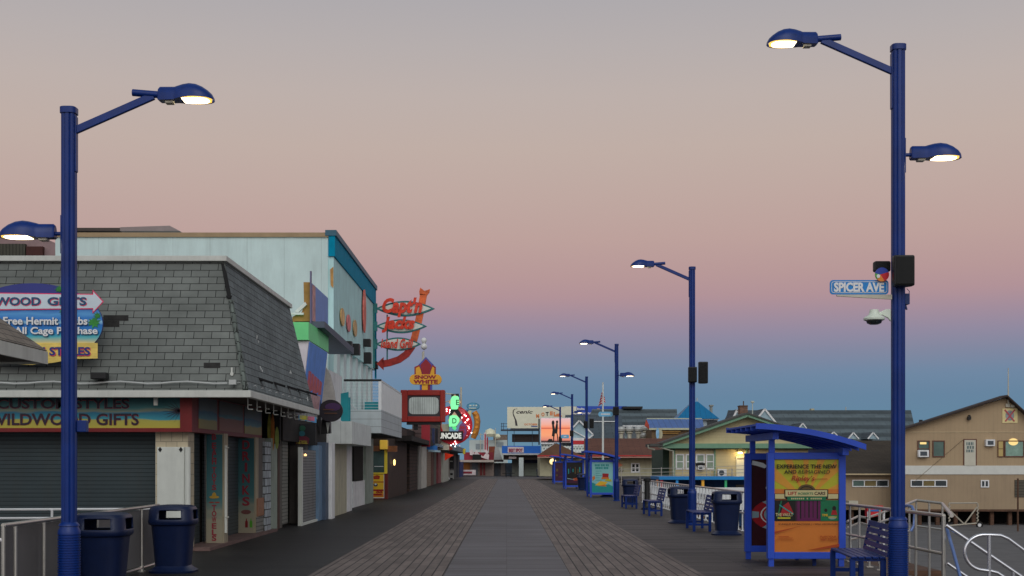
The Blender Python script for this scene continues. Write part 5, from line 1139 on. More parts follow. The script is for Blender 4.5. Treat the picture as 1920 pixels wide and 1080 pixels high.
fcol(831, 841, 0, 2.5, mat('pale curved panel', A(128, 128, 120, .42), .6, var=.12, grime=.2), w4, -5.4, name='panel'); fcol(859, 862, 0, 2.6, mat('dim post', A(44, 44, 50, .42), .6), w4, -5.5); fcol(863, 869, 0, 1.8, mat('deep blue post', A(38, 46, 84, .42), .6, var=.2), w4, -5.4)
D = 130
b = MB(); b.rect(842, 856, 851, 879, D, .2); b.cm = 1; b.rect(842, 882, 851, 904, D, .2); b.cm = 0; b.rect(844, 887, 849, 891, D - .02, .02); b.rect(844, 896, 849, 900, D - .02, .02); b.cm = 1; b.rect(843.5, 864, 849, 866, D - .02, .02)
solo(b, 'menu_board', [M_black, mat('menu white', A(120, 120, 118, .55), .5, var=.2)], 'black and white menu boards at the last left shop', 'menu board')
b = MB(); b.fprism([(838, 893), (841, 893), (845, 903), (842, 905)], 128, .3); solo(b, 'leaning_panel', M_white, 'small white panel leaning on the last left shop', 'panel')
b = MB(); b.fprism([(868, 842), (873, 841), (872, 851), (868, 852)], 140, .3); solo(b, 'small_flag_sign', M_yelp, 'small yellow sign above the far left canopy', 'sign')
# ---------------------------------------------------------------- far end of the boardwalk
D = 162
cs1 = thing('candy_shop', 'red and white scalloped shop at the far end of the boardwalk', 'shop', P(893, 893, D))
b = MB(); b.rect(862, 862, 926, 893, D, 8); b.build('wall', mat('far beige wall', A(104, 92, 86, .52), .7, var=.15), cs1)
b = MB(); b.rect(863, 862.5, 926, 866.5, D - 2, 2); b.build('awning', mat('far pale canopy', A(140, 130, 122, .52), .6, var=.1), cs1)
b = MB(); b.rect(870, 848, 925, 862.5, D - .6, .6); b.build('red_fascia', mat('far crimson', A(104, 26, 38, .52), .6, var=.3, ns=.6), cs1)
b = MB(); b.fprism([(881, 853), (881, 846), (884, 842), (887, 846), (890, 851), (893, 843), (897, 850), (906, 856), (913, 847), (917, 853), (916, 862), (904, 858), (896, 853), (889, 854)], D - .9, .3); b.build('white_scallop', mat('far white', A(172, 160, 160, .55), .6, var=.15), cs1)
b = MB(); b.rect(886, 852, 902, 862, D - 1.0, .2); b.build('dark_opening', M_dark, cs1)
b = MB(); b.fprism([(907, 812), (910, 810.5), (912, 812), (912, 843), (917, 848), (913, 851), (907, 845)], D - 1, .3); vs_ = b.build('vertical_sign', mat('far white', 0), cs1)
b = MB(); b.rect(908.5, 814, 911, 843, D - 1.02, .02); b.rect(912.5, 820, 915, 846, D - .9, .3); b.build('red_strip', mat('far red', A(130, 34, 48, .55), .5, var=.2), vs_)
b = MB(); b.rect(865, 867.5, 881, 881, D - .1, .1); b.build('orange_board', mat('far orange board', A(122, 78, 34, .52), .6, var=.15), cs1)
b = MB(); b.rect(864, 881, 892, 891, D - 1.6, 1.2); b.build('counter', mat('far white', 0), cs1)
b = MB(); b.rect(866, 884, 885, 888, D - 1.63, .02); b.build('counter_lettering', mat('far crimson', 0), cs1)
for x0, x1, c in ((885, 896, (76, 82, 88)), (900, 904, (94, 34, 34)), (906, 910, (94, 34, 34))):
    b = MB(); b.rect(x0, 868, x1, 891, D - .12, .1); b.build('door', mat('far door %d' % x0, A(*c, .52), .6), cs1)
D = 165
cs2 = thing('brick_shop', 'far shop with a rust red end wall and grey mansard', 'shop', P(930, 893, D))
b = MB(); b.rect(917, 868, 960, 893, D, 8); b.build('wall', mat('far grey wall', A(76, 76, 82, .52), .7, var=.2), cs2)
b = MB(); b.rect(916.5, 837, 928, 863, D - .3, 8); b.build('rust_wall', mat('far rust', A(100, 48, 32, .52), .7, var=.2), cs2)
b = MB(); b.fprism([(928, 838), (934, 838), (942, 862), (926, 862)], D - .5, 6); b.build('roof', mat('far pale mansard', A(134, 136, 134, .54), .7, var=.1), cs2)
b = MB(); b.rect(926, 862, 944, 866, D - 1.5, 1.5); b.build('awning', mat('far brown canopy', A(52, 44, 44, .52), .7), cs2)
for x0, x1, c in ((919, 926, (52, 56, 66)), (928, 934, (66, 72, 80)), (939, 947, (120, 110, 104)), (949, 960, (70, 80, 92))):
    b = MB(); b.rect(x0, 868, x1, 892, D - .1, .08); b.build('shutter', mat('far shutter %d' % x0, A(*c, .52), .6, var=.1), cs2)
D = 160
bl_ = thing('blue_front_shop', 'far shop with a long blue fascia and a white lettered panel', 'shop', P(985, 893, D))
M_fblue = mat('far blue fascia', A(24, 82, 156, .56), .5, var=.08)
b = MB(); b.rect(960, 862, 1040, 893, D + 3, 6); b.build('wall', mat('far sage wall', A(92, 94, 88, .5), .7, var=.15), bl_)
b = MB(); b.rect(941, 836, 1014, 850, D, 3); b.build('fascia', M_fblue, bl_)
b = MB(); b.rect(941, 850, 1014, 853, D - .2, 3); b.build('ledge', mat('far pale ledge', A(150, 150, 150, .55), .6), bl_)
b = MB(); b.rect(944, 853, 1030, 862, D + .6, 3); b.build('soffit_band', mat('far dark band', A(48, 40, 38, .5), .8, var=.2), bl_)
b = MB(); b.rect(952, 838, 982, 848.5, D - .1, .1); pn = b.build('name_panel', mat('far white', 0), bl_)
b = MB(); b.ftext('BEST SPOT', 954, 841, 980, 847.5, D - .13, bold=.05); b.build('lettering', mat('far maroon', A(120, 34, 60, .55), .5), pn)
b = MB(); b.rect(973, 858, 981.5, 894, D, .8); b.build('white_column', mat('far column', A(160, 168, 166, .55), .6, var=.08), bl_)
b = MB(); b.rect(954, 856, 968, 860, D + .4, .1); b.build('small_sign', mat('far white', 0), bl_)
b = MB(); b.rect(984, 860, 1030, 868, D + 2, .6); b.build('dark_awning', mat('far navy awning', A(26, 32, 52, .5), .7), bl_)
b = MB(); b.rect(984, 868, 1016, 892, D + 2.9, .08); b.build('shutter', mat('far sage shutter', A(104, 110, 100, .5), .6, var=.05, groove=('v', .3, .1, .3)), bl_)
b = MB(); b.rect(1018, 862, 1022, 893, D + 1, .3); b.build('post', mat('far navy awning', 0), bl_)
pt = thing('picnic_table', 'dark picnic table at the far end of the boardwalk', 'picnic table', P(953, 894, 150))
b = MB(); b.rect(945, 886.5, 962, 888, 150, .8); b.build('table_top', M_black, pt)
for y in (149.2, 151.2):
    b = MB(); b.box(PX(942, 150), y, .42, PX(965, 150), y + .3, .47); b.build('bench_seat', M_black, pt)
for x in (949, 958):
    b = MB(); b.bar((PX(x, 150), 149.2, 0), (PX(x, 150), 150.4, .72), .1, .06); b.bar((PX(x, 150), 151.4, 0), (PX(x, 150), 150.4, .72), .1, .06); b.build('leg', M_black, pt)
for i, (x, lab) in enumerate(((1010, 'left of two dark bins by the far sage shutter'), (1016, 'right of two dark bins by the far sage shutter'))):
    o = copy_tree(b0); o.location = (PX(x, 155), 155, 0); o.scale = (.85, .85, .95); o['label'] = lab
b = MB(); b.lathe([(.02, -.26), (.16, -.22), (.26, -.1), (.28, 0), (.26, .1), (.16, .22), (.02, .26)], P(1036.5, 865.5, 108), 16); 
gl = thing('globe_lamp', 'round glowing globe lamp on a dark post near the farthest shelter', 'lamp', (PX(1036.5, 108), 108, 0))
b.build('globe', mat('lit globe', (1, .8, .4), .4, var=0, emit=1.5, ecol=(1, .74, .3)), gl, smooth=60)
b = MB(); b.tube([(PX(1036.5, 108), 108.1, 0), (PX(1036.5, 108), 108.1, 1.55)], .06, 8); b.build('post', M_black, gl)
# ---------------------------------------------------------------- billboards beyond
D = 172
bb = thing('billboard', 'large beige motel billboard with a curling black swash and orange letters', 'billboard', P(1010, 880, D))
b = MB(); b.rect(951, 763, 1072, 803, D, .5); b.build('panel', mat('billboard beige', A(188, 186, 166, .6), .5, var=.05), bb)
ink = mat('billboard dark', A(50, 46, 48, .6), .5, var=.2); ora = mat('billboard orange', A(196, 112, 66, .6), .5, var=.2)
b = MB(); sw_ = [(970, 766.5), (965, 767), (962.5, 770), (962, 775), (964, 781), (967, 788), (968.5, 798)]; wd = [.6, 1.2, 1.6, 1.8, 2.4, 3.2, 4.2]
for i in range(len(sw_) - 1):
    (x0, y0), (x1, y1) = sw_[i], sw_[i+1]; b.fprism([(x0 - wd[i]/2, y0 - .6), (x0 + wd[i]/2, y0 + .2), (x1 + wd[i+1]/2, y1 + .2), (x1 - wd[i+1]/2, y1)], D - .02, .02)
b.build('swash', ink, bb)
b = MB(); b.ftext('cenic', 968, 769, 999, 775.5, D - .02, shear=.3, bold=.02); b.build('lettering', ink, bb)
for ch, x, y in (('M', 1008, 780), ('O', 1018, 777), ('T', 1026, 776), ('E', 1034, 775), ('L', 1041, 776)):
    b = MB(); b.text(ch, P(x, y, D - .02), .42, .52, bold=.05); b.build('lettering', ora if ch != 'T' else ink, bb)
b = MB(); b.ftext('OCTOBER', 983, 794, 1008, 797.5, D - .02, bold=.03); b.build('lettering', ora, bb)
b = MB(); b.rect(996, 798.5, 1008, 800.5, D - .02, .02); b.build('blue_line', mat('billboard blue', A(60, 76, 120, .6), .5), bb)
b = MB(); b.fprism([(1038, 781), (1044, 776), (1050, 775), (1054, 781)], D - .02, .02); b.build('orange_shape', ora, bb)
b = MB(); b.rect(939, 805, 1012, 808, D - .8, .8)
for x in (940.5, 944, 951.5, 964, 998): b.rect(x - .5, 793 if x < 950 else 803, x + .5, 808 if x < 950 else 860, D + .1, .15)
b.rect(939, 794, 951, 794.8, D - .6, .1); b.rect(939, 799, 951, 799.8, D - .6, .1); b.rect(957, 803, 1012, 806, D - .9, .8); b.build('gantry', mat('gantry steel', A(40, 46, 56, .5), .6), bb)
b = MB(); b.rect(960, 814, 1012, 829, D + .4, .3); b.build('lower_panel', mat('dark back panel', A(44, 36, 34, .55), .8, var=.15), bb)
# sunset screen
D = 150
sc_ = thing('led_screen', 'bright screen showing an orange sunset with two silhouetted figures', 'screen', P(1042, 850, D))
def ramp_emit(name, stops, vlo, vhi, s):
    m = bpy.data.materials.new(name); m.use_nodes = True; nt = m.node_tree; N = nt.nodes; L = nt.links; b = N['Principled BSDF']
    uv = N.new('ShaderNodeUVMap').outputs[0]; sp = N.new('ShaderNodeSeparateXYZ'); L.new(uv, sp.inputs[0]); r = N.new('ShaderNodeMapRange'); L.new(sp.outputs[1], r.inputs[0]); r.inputs[1].default_value = vlo; r.inputs[2].default_value = vhi
    rp = N.new('ShaderNodeValToRGB'); L.new(r.outputs[0], rp.inputs[0]); el = rp.color_ramp.elements
    cc = [(p, tuple(lin(v) for v in c)) for p, c in stops]
    el[0].position = cc[0][0]; el[0].color = (*cc[0][1], 1); el[1].position = cc[-1][0]; el[1].color = (*cc[-1][1], 1)
    for p, c in cc[1:-1]: e = el.new(p); e.color = (*c, 1)
    b.inputs['Base Color'].default_value = (.02, .02, .02, 1); L.new(rp.outputs[0], b.inputs['Emission Color']); b.inputs['Emission Strength'].default_value = s; return m
b = MB(); b.rect(1013, 783, 1070, 830, D, .6); b.build('cabinet', M_white, sc_)
b = MB(); b.rect(1014.5, 784.5, 1069, 829.5, D - .02, .02); b.build('display', ramp_emit('sunset picture', [(0, (16, 12, 18)), (.05, (70, 34, 38)), (.1, (215, 128, 110)), (.3, (244, 158, 112)), (.55, (248, 150, 104)), (.575, (205, 92, 66)), (.6, (205, 92, 66)), (.62, (244, 142, 104)), (.75, (238, 170, 150)), (1, (224, 182, 186))], PZ(829.5, D), PZ(784.5, D), 1.0), sc_)
b = MB()
b.ell(P(1037, 793, D - .04), .17, .30, d=(0, .01, 0)); b.fprism([(1035, 797), (1039, 797), (1041, 806), (1040, 818), (1034.5, 818), (1036, 806)], D - .04, .01); b.fprism([(1037, 818), (1039.5, 818), (1039, 829), (1037, 829)], D - .04, .01)
b.ell(P(1044.5, 791, D - .04), .14, .17, d=(0, .01, 0)); b.fprism([(1043, 793), (1046, 794), (1046, 802), (1045, 813), (1040.5, 813), (1041, 803)], D - .04, .01); b.fprism([(1043.5, 813), (1045.5, 813), (1047, 826), (1045.5, 828)], D - .04, .01); b.fprism([(1025, 829.5), (1029, 823), (1035, 823), (1038, 829.5)], D - .04, .01)
b.build('silhouettes', M_black, sc_)
b = MB(); b.rect(1009.5, 785, 1012, 834, D - .1, .3); b.rect(1018, 830, 1021, 890, D + .2, .3); b.rect(1062, 830, 1065, 890, D + .2, .3); b.build('side_post', M_black, sc_)
# blue billboard
D = 168
b2 = thing('billboard', 'long blue billboard with white words and an orange figure shape', 'billboard', P(1110, 880, D))
b = MB(); b.rect(1072, 761.5, 1175, 779, D, .5); b.build('panel', mat('billboard royal', A(34, 66, 150, .58), .5, var=.08), b2)
b = MB(); b.rect(1058, 762, 1081, 777, D - .1, .1); b.build('beige_end', mat('billboard beige', 0), b2)
b = MB(); [b.rect(1082 + k*2.4, 764.5 + (k % 3)*.7, 1083.7 + k*2.4, 768.6, D - .13, .03) for k in range(6)]; b.build('lettering', M_signwhite, b2)
b = MB(); [b.rect(1076 + k*2.6, 773 + (k % 2)*.8, 1077.9 + k*2.6, 776.8, D - .13, .03) for k in range(13) if k != 5]; b.build('lettering', M_signwhite, b2)
b = MB(); b.fprism([(1113, 778), (1115, 771), (1120, 766), (1124, 766), (1127, 771), (1124, 775), (1120, 778)], D - .03, .03); b.build('orange_shape', mat('billboard amber', A(196, 140, 70, .58), .5, var=.25, ns=1.5), b2)
b = MB(); b.rect(1085, 779, 1087, 880, D + .2, .4); b.rect(1150, 779, 1152, 880, D + .2, .4); b.build('leg', mat('gantry steel', 0), b2)
# skyline bits behind far shops
D = 230
b = MB(); b.rect(880, 825, 952, 880, D, 10); b.cm = 1; b.rect(892, 832, 906, 842, D - .1, .1); b.rect(928, 829, 944, 838, D - .1, .1); b.cm = 2; b.rect(925, 815, 951, 825, D + 1, 8)
solo(b, 'distant_hotel', [mat('distant white', A(150, 158, 156, .56), .7, var=.2, ns=.2), mat('distant grey', A(110, 118, 122, .56), .7), mat('distant brown', A(92, 78, 68, .56), .7, var=.3)], 'pale distant hotel behind the red scalloped shop', 'building')
b = MB(); b.lathe([(.6, 0), (1.0, .5), (.8, 1.2), (.1, 1.5)], P(919, 819, 228), 10); b.lathe([(.5, 0), (.7, .3), (.4, .8)], P(932, 822, 229), 8); solo(b, 'roof_dome', mat('distant cream', A(196, 190, 160, .56), .7, var=.2), 'small cream domes on the distant hotel roof', 'dome')
for i, (x, y0, lab) in enumerate(((929, 803, 'thin antenna mast above the far brick shop'), (901, 812, 'short antenna frame above the far candy shop'))):
    b = MB(); b.tube([P(x, 880, 200), P(x, y0, 200)], .06, 5)
    if i: b.tube([P(x - 4, y0 + 3, 200), P(x + 4, y0 + 3, 200)], .05, 5)
    solo(b, 'antenna', M_sensor, lab, 'antenna')
# ================================================================ RIGHT SIDE BACKGROUND
def window(root, px0, py0, px1, py1, D, fm, gm, nx=1, ny=1, fw=.06, name='window'):
    x0, x1, z0, z1 = PX(px0, D), PX(px1, D), PZ(py1, D), PZ(py0, D); y = D - .07
    b = MB(); b.box(x0, y, z0, x0 + fw, D, z1); b.box(x1 - fw, y, z0, x1, D, z1); b.box(x0 + fw, y, z1 - fw, x1 - fw, D, z1); b.box(x0 + fw, y, z0, x1 - fw, D, z0 + fw)
    for k in range(1, nx): x = x0 + (x1-x0)*k/nx; b.box(x - fw/2, y, z0 + fw, x + fw/2, D, z1 - fw)
    for k in range(1, ny): z = z0 + (z1-z0)*k/ny; b.box(x0 + fw, y + .01, z - fw*.35, x1 - fw, D, z + fw*.35)
    w = b.build(name, fm, root)
    gms = gm if isinstance(gm, list) else [gm] * nx
    for k in range(nx):
        b = MB(); b.box(x0 + (x1-x0)*k/nx, D - .03, z0 + .02, x0 + (x1-x0)*(k+1)/nx, D - .012, z1 - .02); b.build('pane', gms[k], w)
    return w
def ac(root, px0, py0, px1, py1, D, name='air_conditioner'):
    b = MB(); b.rect(px0, py0, px1, py1, D - .3, .3); a = b.build(name, M_white, root, bevel=.02)
    w = (px1-px0)*.18; h = (py1-py0)*.2
    b = MB(); b.rect(px0 + w, py0 + h, px1 - w, py1 - h, D - .31, .01); b.build('grille', mat('ac grille', A(66, 72, 78, .55), .6, groove=('v', .06, .4, .6)), a)
# long brown roofed building
D = 124
br = thing('brown_roof_building', 'long low building with brown shingle roof red trim and cream wall', 'building', P(1140, 893, D))
M_brown = mat('brown shingles', A(84, 54, 44, .55), .85, var=.12, ns=.5, brick=(1.2, .35, .02, (.05, .03, .025), .1)); M_creamw = mat('cream wall', A(146, 142, 118, .55), .7, var=.08, grime=.2)
b = MB(); b.rect(1012, 857, 1262, 893, D + 1, 9); b.build('wall', M_creamw, br)
b = MB(); b.face([P(1095, 854, D - .2), P(1262, 854, D - .2), P(1262, 822, D + 5), P(1095, 822, D + 5)]); b.face([P(1262, 854, D - .2), (PX(1262, D), D + 11, PZ(854, D)), P(1262, 822, D + 5)]); b.build('roof', M_brown, br)
b = MB(); b.prism([(PX(1008, D), PZ(854, D)), (PX(1043, D), PZ(831, D)), (PX(1090, D), PZ(854, D))], (0, D - .6, 0), (1,0,0), (0,0,1), (0, 6, 0)); b.build('front_gable', mat('brown gable', A(86, 62, 48, .55), .8, var=.15, ns=1), br)
b = MB(); b.rect(1008, 853.5, 1262, 855.5, D - .7, .5); b.build('red_trim', mat('trim red', A(150, 40, 40, .55), .6), br)
b = MB(); b.rect(1008, 855.5, 1262, 858, D - .6, .4); b.build('pale_trim', mat('trim pink', A(176, 136, 124, .55), .6), br)
window(br, 1183, 868, 1199.5, 886, D + 1, M_white, M_glass, 2, 2, .12)
b = MB(); b.fprism([(1152, 867), (1157, 864), (1162, 868), (1168, 872), (1160, 876), (1152, 874)], D + .95, .04); b.build('orange_mural', mat('mural orange', A(180, 110, 84, .55), .6, var=.4, ns=1), br)
b = MB(); b.ftext('OU', 1159, 878, 1169, 885, D + .93, bold=.03); b.build('lettering', mat('mural grey', A(90, 92, 86, .55), .6), br)
# diamond gables and striped roof in front of the big building
D = 150
pv = thing('arcade_pavilion', 'grey shingled pavilion with white edged diamond gables and red band', 'building', P(1085, 880, D))
M_grsh = mat('distant grey shingle', A(62, 70, 76, .55), .8, var=.08, brick=(1.6, .5, .03, (.04, .045, .05), .1)); M_pblue = mat('pale blue gable', A(122, 142, 150, .55), .6, var=.1)
b = MB(); b.face([P(1055, 822, D + 3), P(1170, 822, D + 3), P(1165, 778, D + 10), P(1060, 778, D + 10)]); b.rect(1055, 822, 1170, 880, D + 3, 8); b.build('roof', M_grsh, pv)
b = MB(); b.fprism([(1072, 803), (1086, 788), (1100, 802), (1112, 815), (1110, 822), (1072, 822)], D, 2.5); b.build('gable', M_pblue, pv)
def strip(b, pts, w, D, dep=.3):
    for (x0, y0), (x1, y1) in zip(pts, pts[1:]):
        p, q = P(x0, y0, D), P(x1, y1, D); b.bar(p, q, dep, w)
b = MB(); strip(b, [(1072, 804), (1086, 788.5), (1112, 815), (1104, 822)], .16, D - .15); strip(b, [(1072, 806), (1100, 821)], .1, D - .15, .2); b.build('white_edge', M_white, pv)
b = MB(); b.rect(1072, 821, 1104, 826, D - .5, .6); b.rect(1072, 833, 1104, 836, D - .5, .6); b.build('white_band', M_white, pv)
b = MB(); b.rect(1072, 826, 1104, 833, D - .55, .6); b.build('red_band', mat('band red', A(158, 36, 40, .55), .5, var=.1), pv)
b = MB(); b.fprism([(1015, 832), (1040, 832), (1016, 848)], D - .6, .5); b.fprism([(1053, 836), (1098, 836), (1098, 847), (1074, 847)], D - .6, .5); b.build('lattice', mat('white lattice', A(90, 100, 102, .55), .6, brick=(.35, .35, .09, A(160, 165, 160, .55), .05)), pv)
b = MB(); strip(b, [(1014.5, 831.5), (1041, 831.5), (1015.5, 849)], .14, D - .75); strip(b, [(1050, 835.5), (1072, 847.5), (1100, 847.5)], .14, D - .75); b.build('white_edge', M_white, pv)
# big striped roof left part
D = 158
M_stripe = mat('banded dark roof', A(76, 86, 90, .58), .8, var=.06, ns=.4, brick=(1.5, .9, .02, (.045, .05, .055), .08), groove=('v', 2.75, .5, .5), streak=((.4, .6, 1), .12))
sr = thing('striped_roof_hall', 'hall with a broad banded dark roof behind the flagpole', 'building', P(1190, 880, D))
b = MB(); b.face([P(1100, 803, D), P(1272, 803, D), P(1269, 767, D + 9), P(1110, 767, D + 9)]); b.face([P(1272, 803, D), (PX(1272, D), D + 18, PZ(803, D)), P(1269, 767, D + 9)]); b.build('roof', M_stripe, sr)
b = MB(); b.rect(1105, 803, 1270, 885, D + .6, 15); b.build('wall', mat('hall grey wall', A(84, 90, 94, .5), .7, var=.15), sr)
b = MB(); b.rect(1138, 797.5, 1212, 800, D - .3, .3); b.rect(1114, 789.5, 1156, 791, D - .5, .2); b.build('white_gutter', M_white, sr)
b = MB(); b.rect(1168, 762, 1205, 766, D + 8, 2); b.build('dark_cap', M_black, sr)
b = MB(); b.rect(1138, 804, 1180, 822, D + .2, .4); b.build('lower_front', mat('hall mauve', A(100, 100, 108, .5), .7, var=.2), sr)
D = 140
vl = ['first silver roof ventilator from the left above the brown roof', 'second silver roof ventilator from the left above the brown roof', 'third silver roof ventilator in the row', 'upper right silver roof ventilator', 'low silver ventilator in front of the pair', 'low rightmost silver ventilator by the small surfboard sign']
proto = None
for i, (x, y) in enumerate(((1165, 807), (1180.5, 807), (1197, 807), (1210.5, 805), (1207, 818), (1222, 818))):
    if proto is None:
        proto = thing('roof_ventilator', vl[0], 'ventilator', (0, 0, 0), 0, 'silver roof ventilators')
        b = MB(); b.lathe([(.22, -1.3), (.22, -.35), (.36, -.3), (.36, -.22), (.25, -.2)], n=14); b.build('stack', M_sensor, proto, smooth=40, world=False)
        b = MB(); b.lathe([(.25, -.2), (.46, -.05), (.48, .15), (.36, .35), (.12, .42)], n=16); b.build('turbine', mat('ventilator silver', A(150, 150, 146, .55), .4, .4, var=.15), proto, smooth=30, world=False)
        o = proto
    else: o = copy_tree(proto)
    o.location = P(x, y, D); o['label'] = vl[i]
b = MB(); b.rect(1172, 804, 1175.5, 822, D + .4, .3); solo(b, 'vent_pipe', mat('pale vent pipe', A(130, 150, 156, .55), .5), 'pale square vent pipe between the silver ventilators', 'pipe')
# blue metal roof
D = 134
bm = thing('blue_metal_roof_building', 'building with a ribbed blue metal roof behind the second lamp', 'building', P(1270, 880, D))
M_bmet = mat('ribbed blue metal', A(52, 84, 136, .56), .45, .1, var=.12, ns=.8, groove=('u', .62, .12, .35))
b = MB(); b.face([P(1217, 802.5, D), P(1320, 802.5, D), P(1317, 785, D + 4), P(1212, 785, D + 4)]); b.build('roof', M_bmet, bm)
b = MB(); b.rect(1213, 784, 1316, 786, D + 3.8, .3); b.rect(1217, 802.5, 1300, 806, D - .1, .3); b.build('trim', mat('pale metal trim', A(150, 152, 130, .56), .5), bm)
b = MB(); b.rect(1222, 806, 1320, 880, D + .3, 6); b.build('wall', mat('dull brown wall', A(80, 64, 46, .5), .7, var=.2), bm)  # plain brown wall below the metal roof
b = MB(); b.rect(1236, 808, 1276, 810, D + .1, .2); b.rect(1240, 811.5, 1272, 813, D + .1, .2); b.build('ochre_band', mat('ochre band', A(128, 96, 48, .52), .6), bm)
b = MB(); b.fprism([(1212, 786), (1209, 798), (1218, 806), (1217, 797)], D - .05, .3); b.build('red_edge', mat('red edge', A(130, 50, 36, .55), .6, var=.4, ns=1), bm)
b = MB(); b.ell(P(1236, 814, D - 2), .35, .62, d=(0, .15, 0)); b.cm = 1; b.ell(P(1233, 812.5, D - 2.1), .16, .58, d=(0, .08, 0)); solo(b, 'surfboard_sign', [M_creamw, mat('surf sign blue', A(110, 150, 180, .56), .5, var=.3)], 'small white and blue surfboard shaped sign beside the brown roof', 'sign')
# teal pyramid
D = 150
tp = thing('teal_cupola_building', 'building topped by a teal pyramid roof behind the second lamp', 'building', P(1308, 880, D))
x0, x1, z0, z1 = PX(1269, D), PX(1349, D), PZ(785, D), PZ(751.5, D); a0, a1 = PX(1303, D), PX(1314, D)
b = MB(); yb = D + (x1 - x0); q = [(x0, D, z0), (x1, D, z0), (x1, yb, z0), (x0, yb, z0)]; m = (D + yb)/2; t = [(a0, m - .3, z1), (a1, m - .3, z1), (a1, m + .3, z1), (a0, m + .3, z1)]
for k in range(4): b.face([q[k], q[(k+1) % 4], t[(k+1) % 4], t[k]])
b.face(t); b.build('roof', mat('teal metal roof', A(14, 88, 128, .56), .45, var=.08, groove=('u', .6, .08, .3)), tp)
b = MB(); b.rect(1311, 786, 1346, 820, D + .8, 3); b.build('wall', mat('cupola white', A(140, 152, 158, .55), .6, var=.1), tp)
b = MB(); b.rect(1326, 789, 1345, 797, D + .7, .1); b.build('dark_window', M_glass, tp)
b = MB(); b.rect(1270, 785.5, 1348, 787, D + .2, .4); b.build('trim', M_white, tp)
b = MB(); b.rect(1332, 762, 1336, 785, D + 4, .6); b.rect(1331, 759, 1338, 762, D + 3.9, .8); b.build('flue', mat('flue grey', A(110, 112, 106, .55), .6), tp)
b = MB(); b.tube([P(1307, 752, D + 2.5), P(1307, 746, D + 2.5)], .05, 5); b.build('finial', M_sensor, tp)
# big hotel roof with dormers
D = 160
ho = thing('hotel', 'large hotel with a long banded slate roof and white edged dormers', 'hotel', P(1550, 900, D))
b = MB(); b.face([P(1348, 832, D), P(1722, 832, D), P(1708, 769, D + 12), P(1365, 769, D + 12)]); b.face([P(1722, 832, D), (PX(1722, D), D + 24, PZ(832, D)), P(1708, 769, D + 12)]); b.build('roof', M_stripe, ho)
b = MB(); b.rect(1350, 832, 1718, 905, D + .6, 20); b.build('wall', mat('hall grey wall', 0), ho)
for (xa_, y0, x_, y1, dd) in ((1406, 802, 1434, 766.5, 4), (1366, 800, 1382, 768, 5), (1498, 803, 1505, 793, 2), (1590, 823, 1600, 810.5, .5), (1627, 823, 1637, 810.5, .5), (1556, 817, 1563, 809.5, .5)):
    w = x_ - xa_; b = MB(); Dd = D + dd - 2
    b.prism([(PX(x_ - w, Dd), PZ(y0, Dd)), (PX(x_ + w, Dd), PZ(y0, Dd)), (PX(x_, Dd), PZ(y1, Dd))], (0, Dd, 0), (1,0,0), (0,0,1), (0, 6, 0)); dm = b.build('dormer', M_pblue, ho)
    b = MB(); strip(b, [(x_ - w, y0), (x_, y1 + .6), (x_ + w, y0)], .2 if w > 12 else .13, Dd - .05, .3); b.build('dormer_edge', M_white, dm)
    b = MB(); pr = [P(x_ - w - 1, y0, Dd - .1), P(x_, y1 - .6, Dd - .1), P(x_ + w + 1, y0, Dd - .1)]; d3 = Vector((0, 6, 0)); b.face([pr[0], pr[1], pr[1] + d3, pr[0] + d3]); b.face([pr[1], pr[2], pr[2] + d3, pr[1] + d3]); b.build('dormer_roof', M_grsh, dm)
b = MB(); b.rect(1521, 766, 1527, 769, D + 12, 1); b.build('ridge_vent', M_creamw, ho)
b = MB(); b.tube([P(1586, 769, D + 12), P(1586, 763, D + 12)], .06, 5); b.build('ridge_finial', M_sensor, ho)
# cream gabled building with green trim
D = 100
cg = thing('cream_gabled_building', 'cream building with a wide green trimmed gable and a lit door', 'building', P(1400, 893, D))
M_cw = mat('cream siding', A(160, 148, 114, .55), .7, var=.06, ns=.6, groove=('v', .24, .08, .18), grime=.1); M_gt = mat('sage green trim', A(90, 122, 100, .55), .6, var=.08); M_gtd = mat('dark green', A(44, 62, 54, .5), .7, var=.15)
LX, AX, RX = 1238, 1402, 1566; yE, yA = 833, 776
b = MB(); b.prism([(PX(LX + 5, D), PZ(yE, D)), (PX(RX - 5, D), PZ(yE, D)), (PX(AX, D), PZ(yA + 3, D))], (0, D, 0), (1,0,0), (0,0,1), (0, 2.6, 0)); b.build('gable_wall', M_cw, cg)
b = MB()
for s0, s1 in ((LX, AX), (AX, RX)):
    ya, yb2 = (yE, yA) if s0 == LX else (yA, yE); p, q = P(s0, ya, D - .9), P(s1, yb2, D - .9); d3 = Vector((0, 3.6, 0)); u3 = Vector((0, 0, .12))
    b.face([p + u3, q + u3, q + u3 + d3, p + u3 + d3]); b.face([p, p + d3, q + d3, q]); b.face([p, q, q + u3, p + u3])
b.build('roof', mat('charcoal shingles', A(62, 62, 60, .55), .85, var=.12), cg)
b = MB(); strip(b, [(LX + 1, yE + 1.5), (AX, yA + 2.5), (RX - 1, yE + 1.5)], .24, D - .7, .2); b.build('rake_trim', M_gt, cg)
b = MB(); b.rect(LX + 3, 831.5, RX - 3, 840.5, D - .5, .5); b.build('fascia', M_gt, cg)
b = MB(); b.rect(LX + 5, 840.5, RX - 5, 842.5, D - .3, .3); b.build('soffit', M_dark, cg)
b = MB(); b.rect(1263, 842.5, 1566, 896, D + .2, 12); b.build('wall', M_cw, cg)
b = MB(); b.rect(1243, 842.5, 1263, 896, D + 3, 8); b.build('side_porch', M_gtd, cg)
for x in (1264.5, 1340.5, 1399.5, 1262):
    b = MB(); b.rect(x - 1.4, 842.5, x + 1.4, 893, D + .08, .12); b.build('corner_trim', M_gt, cg)
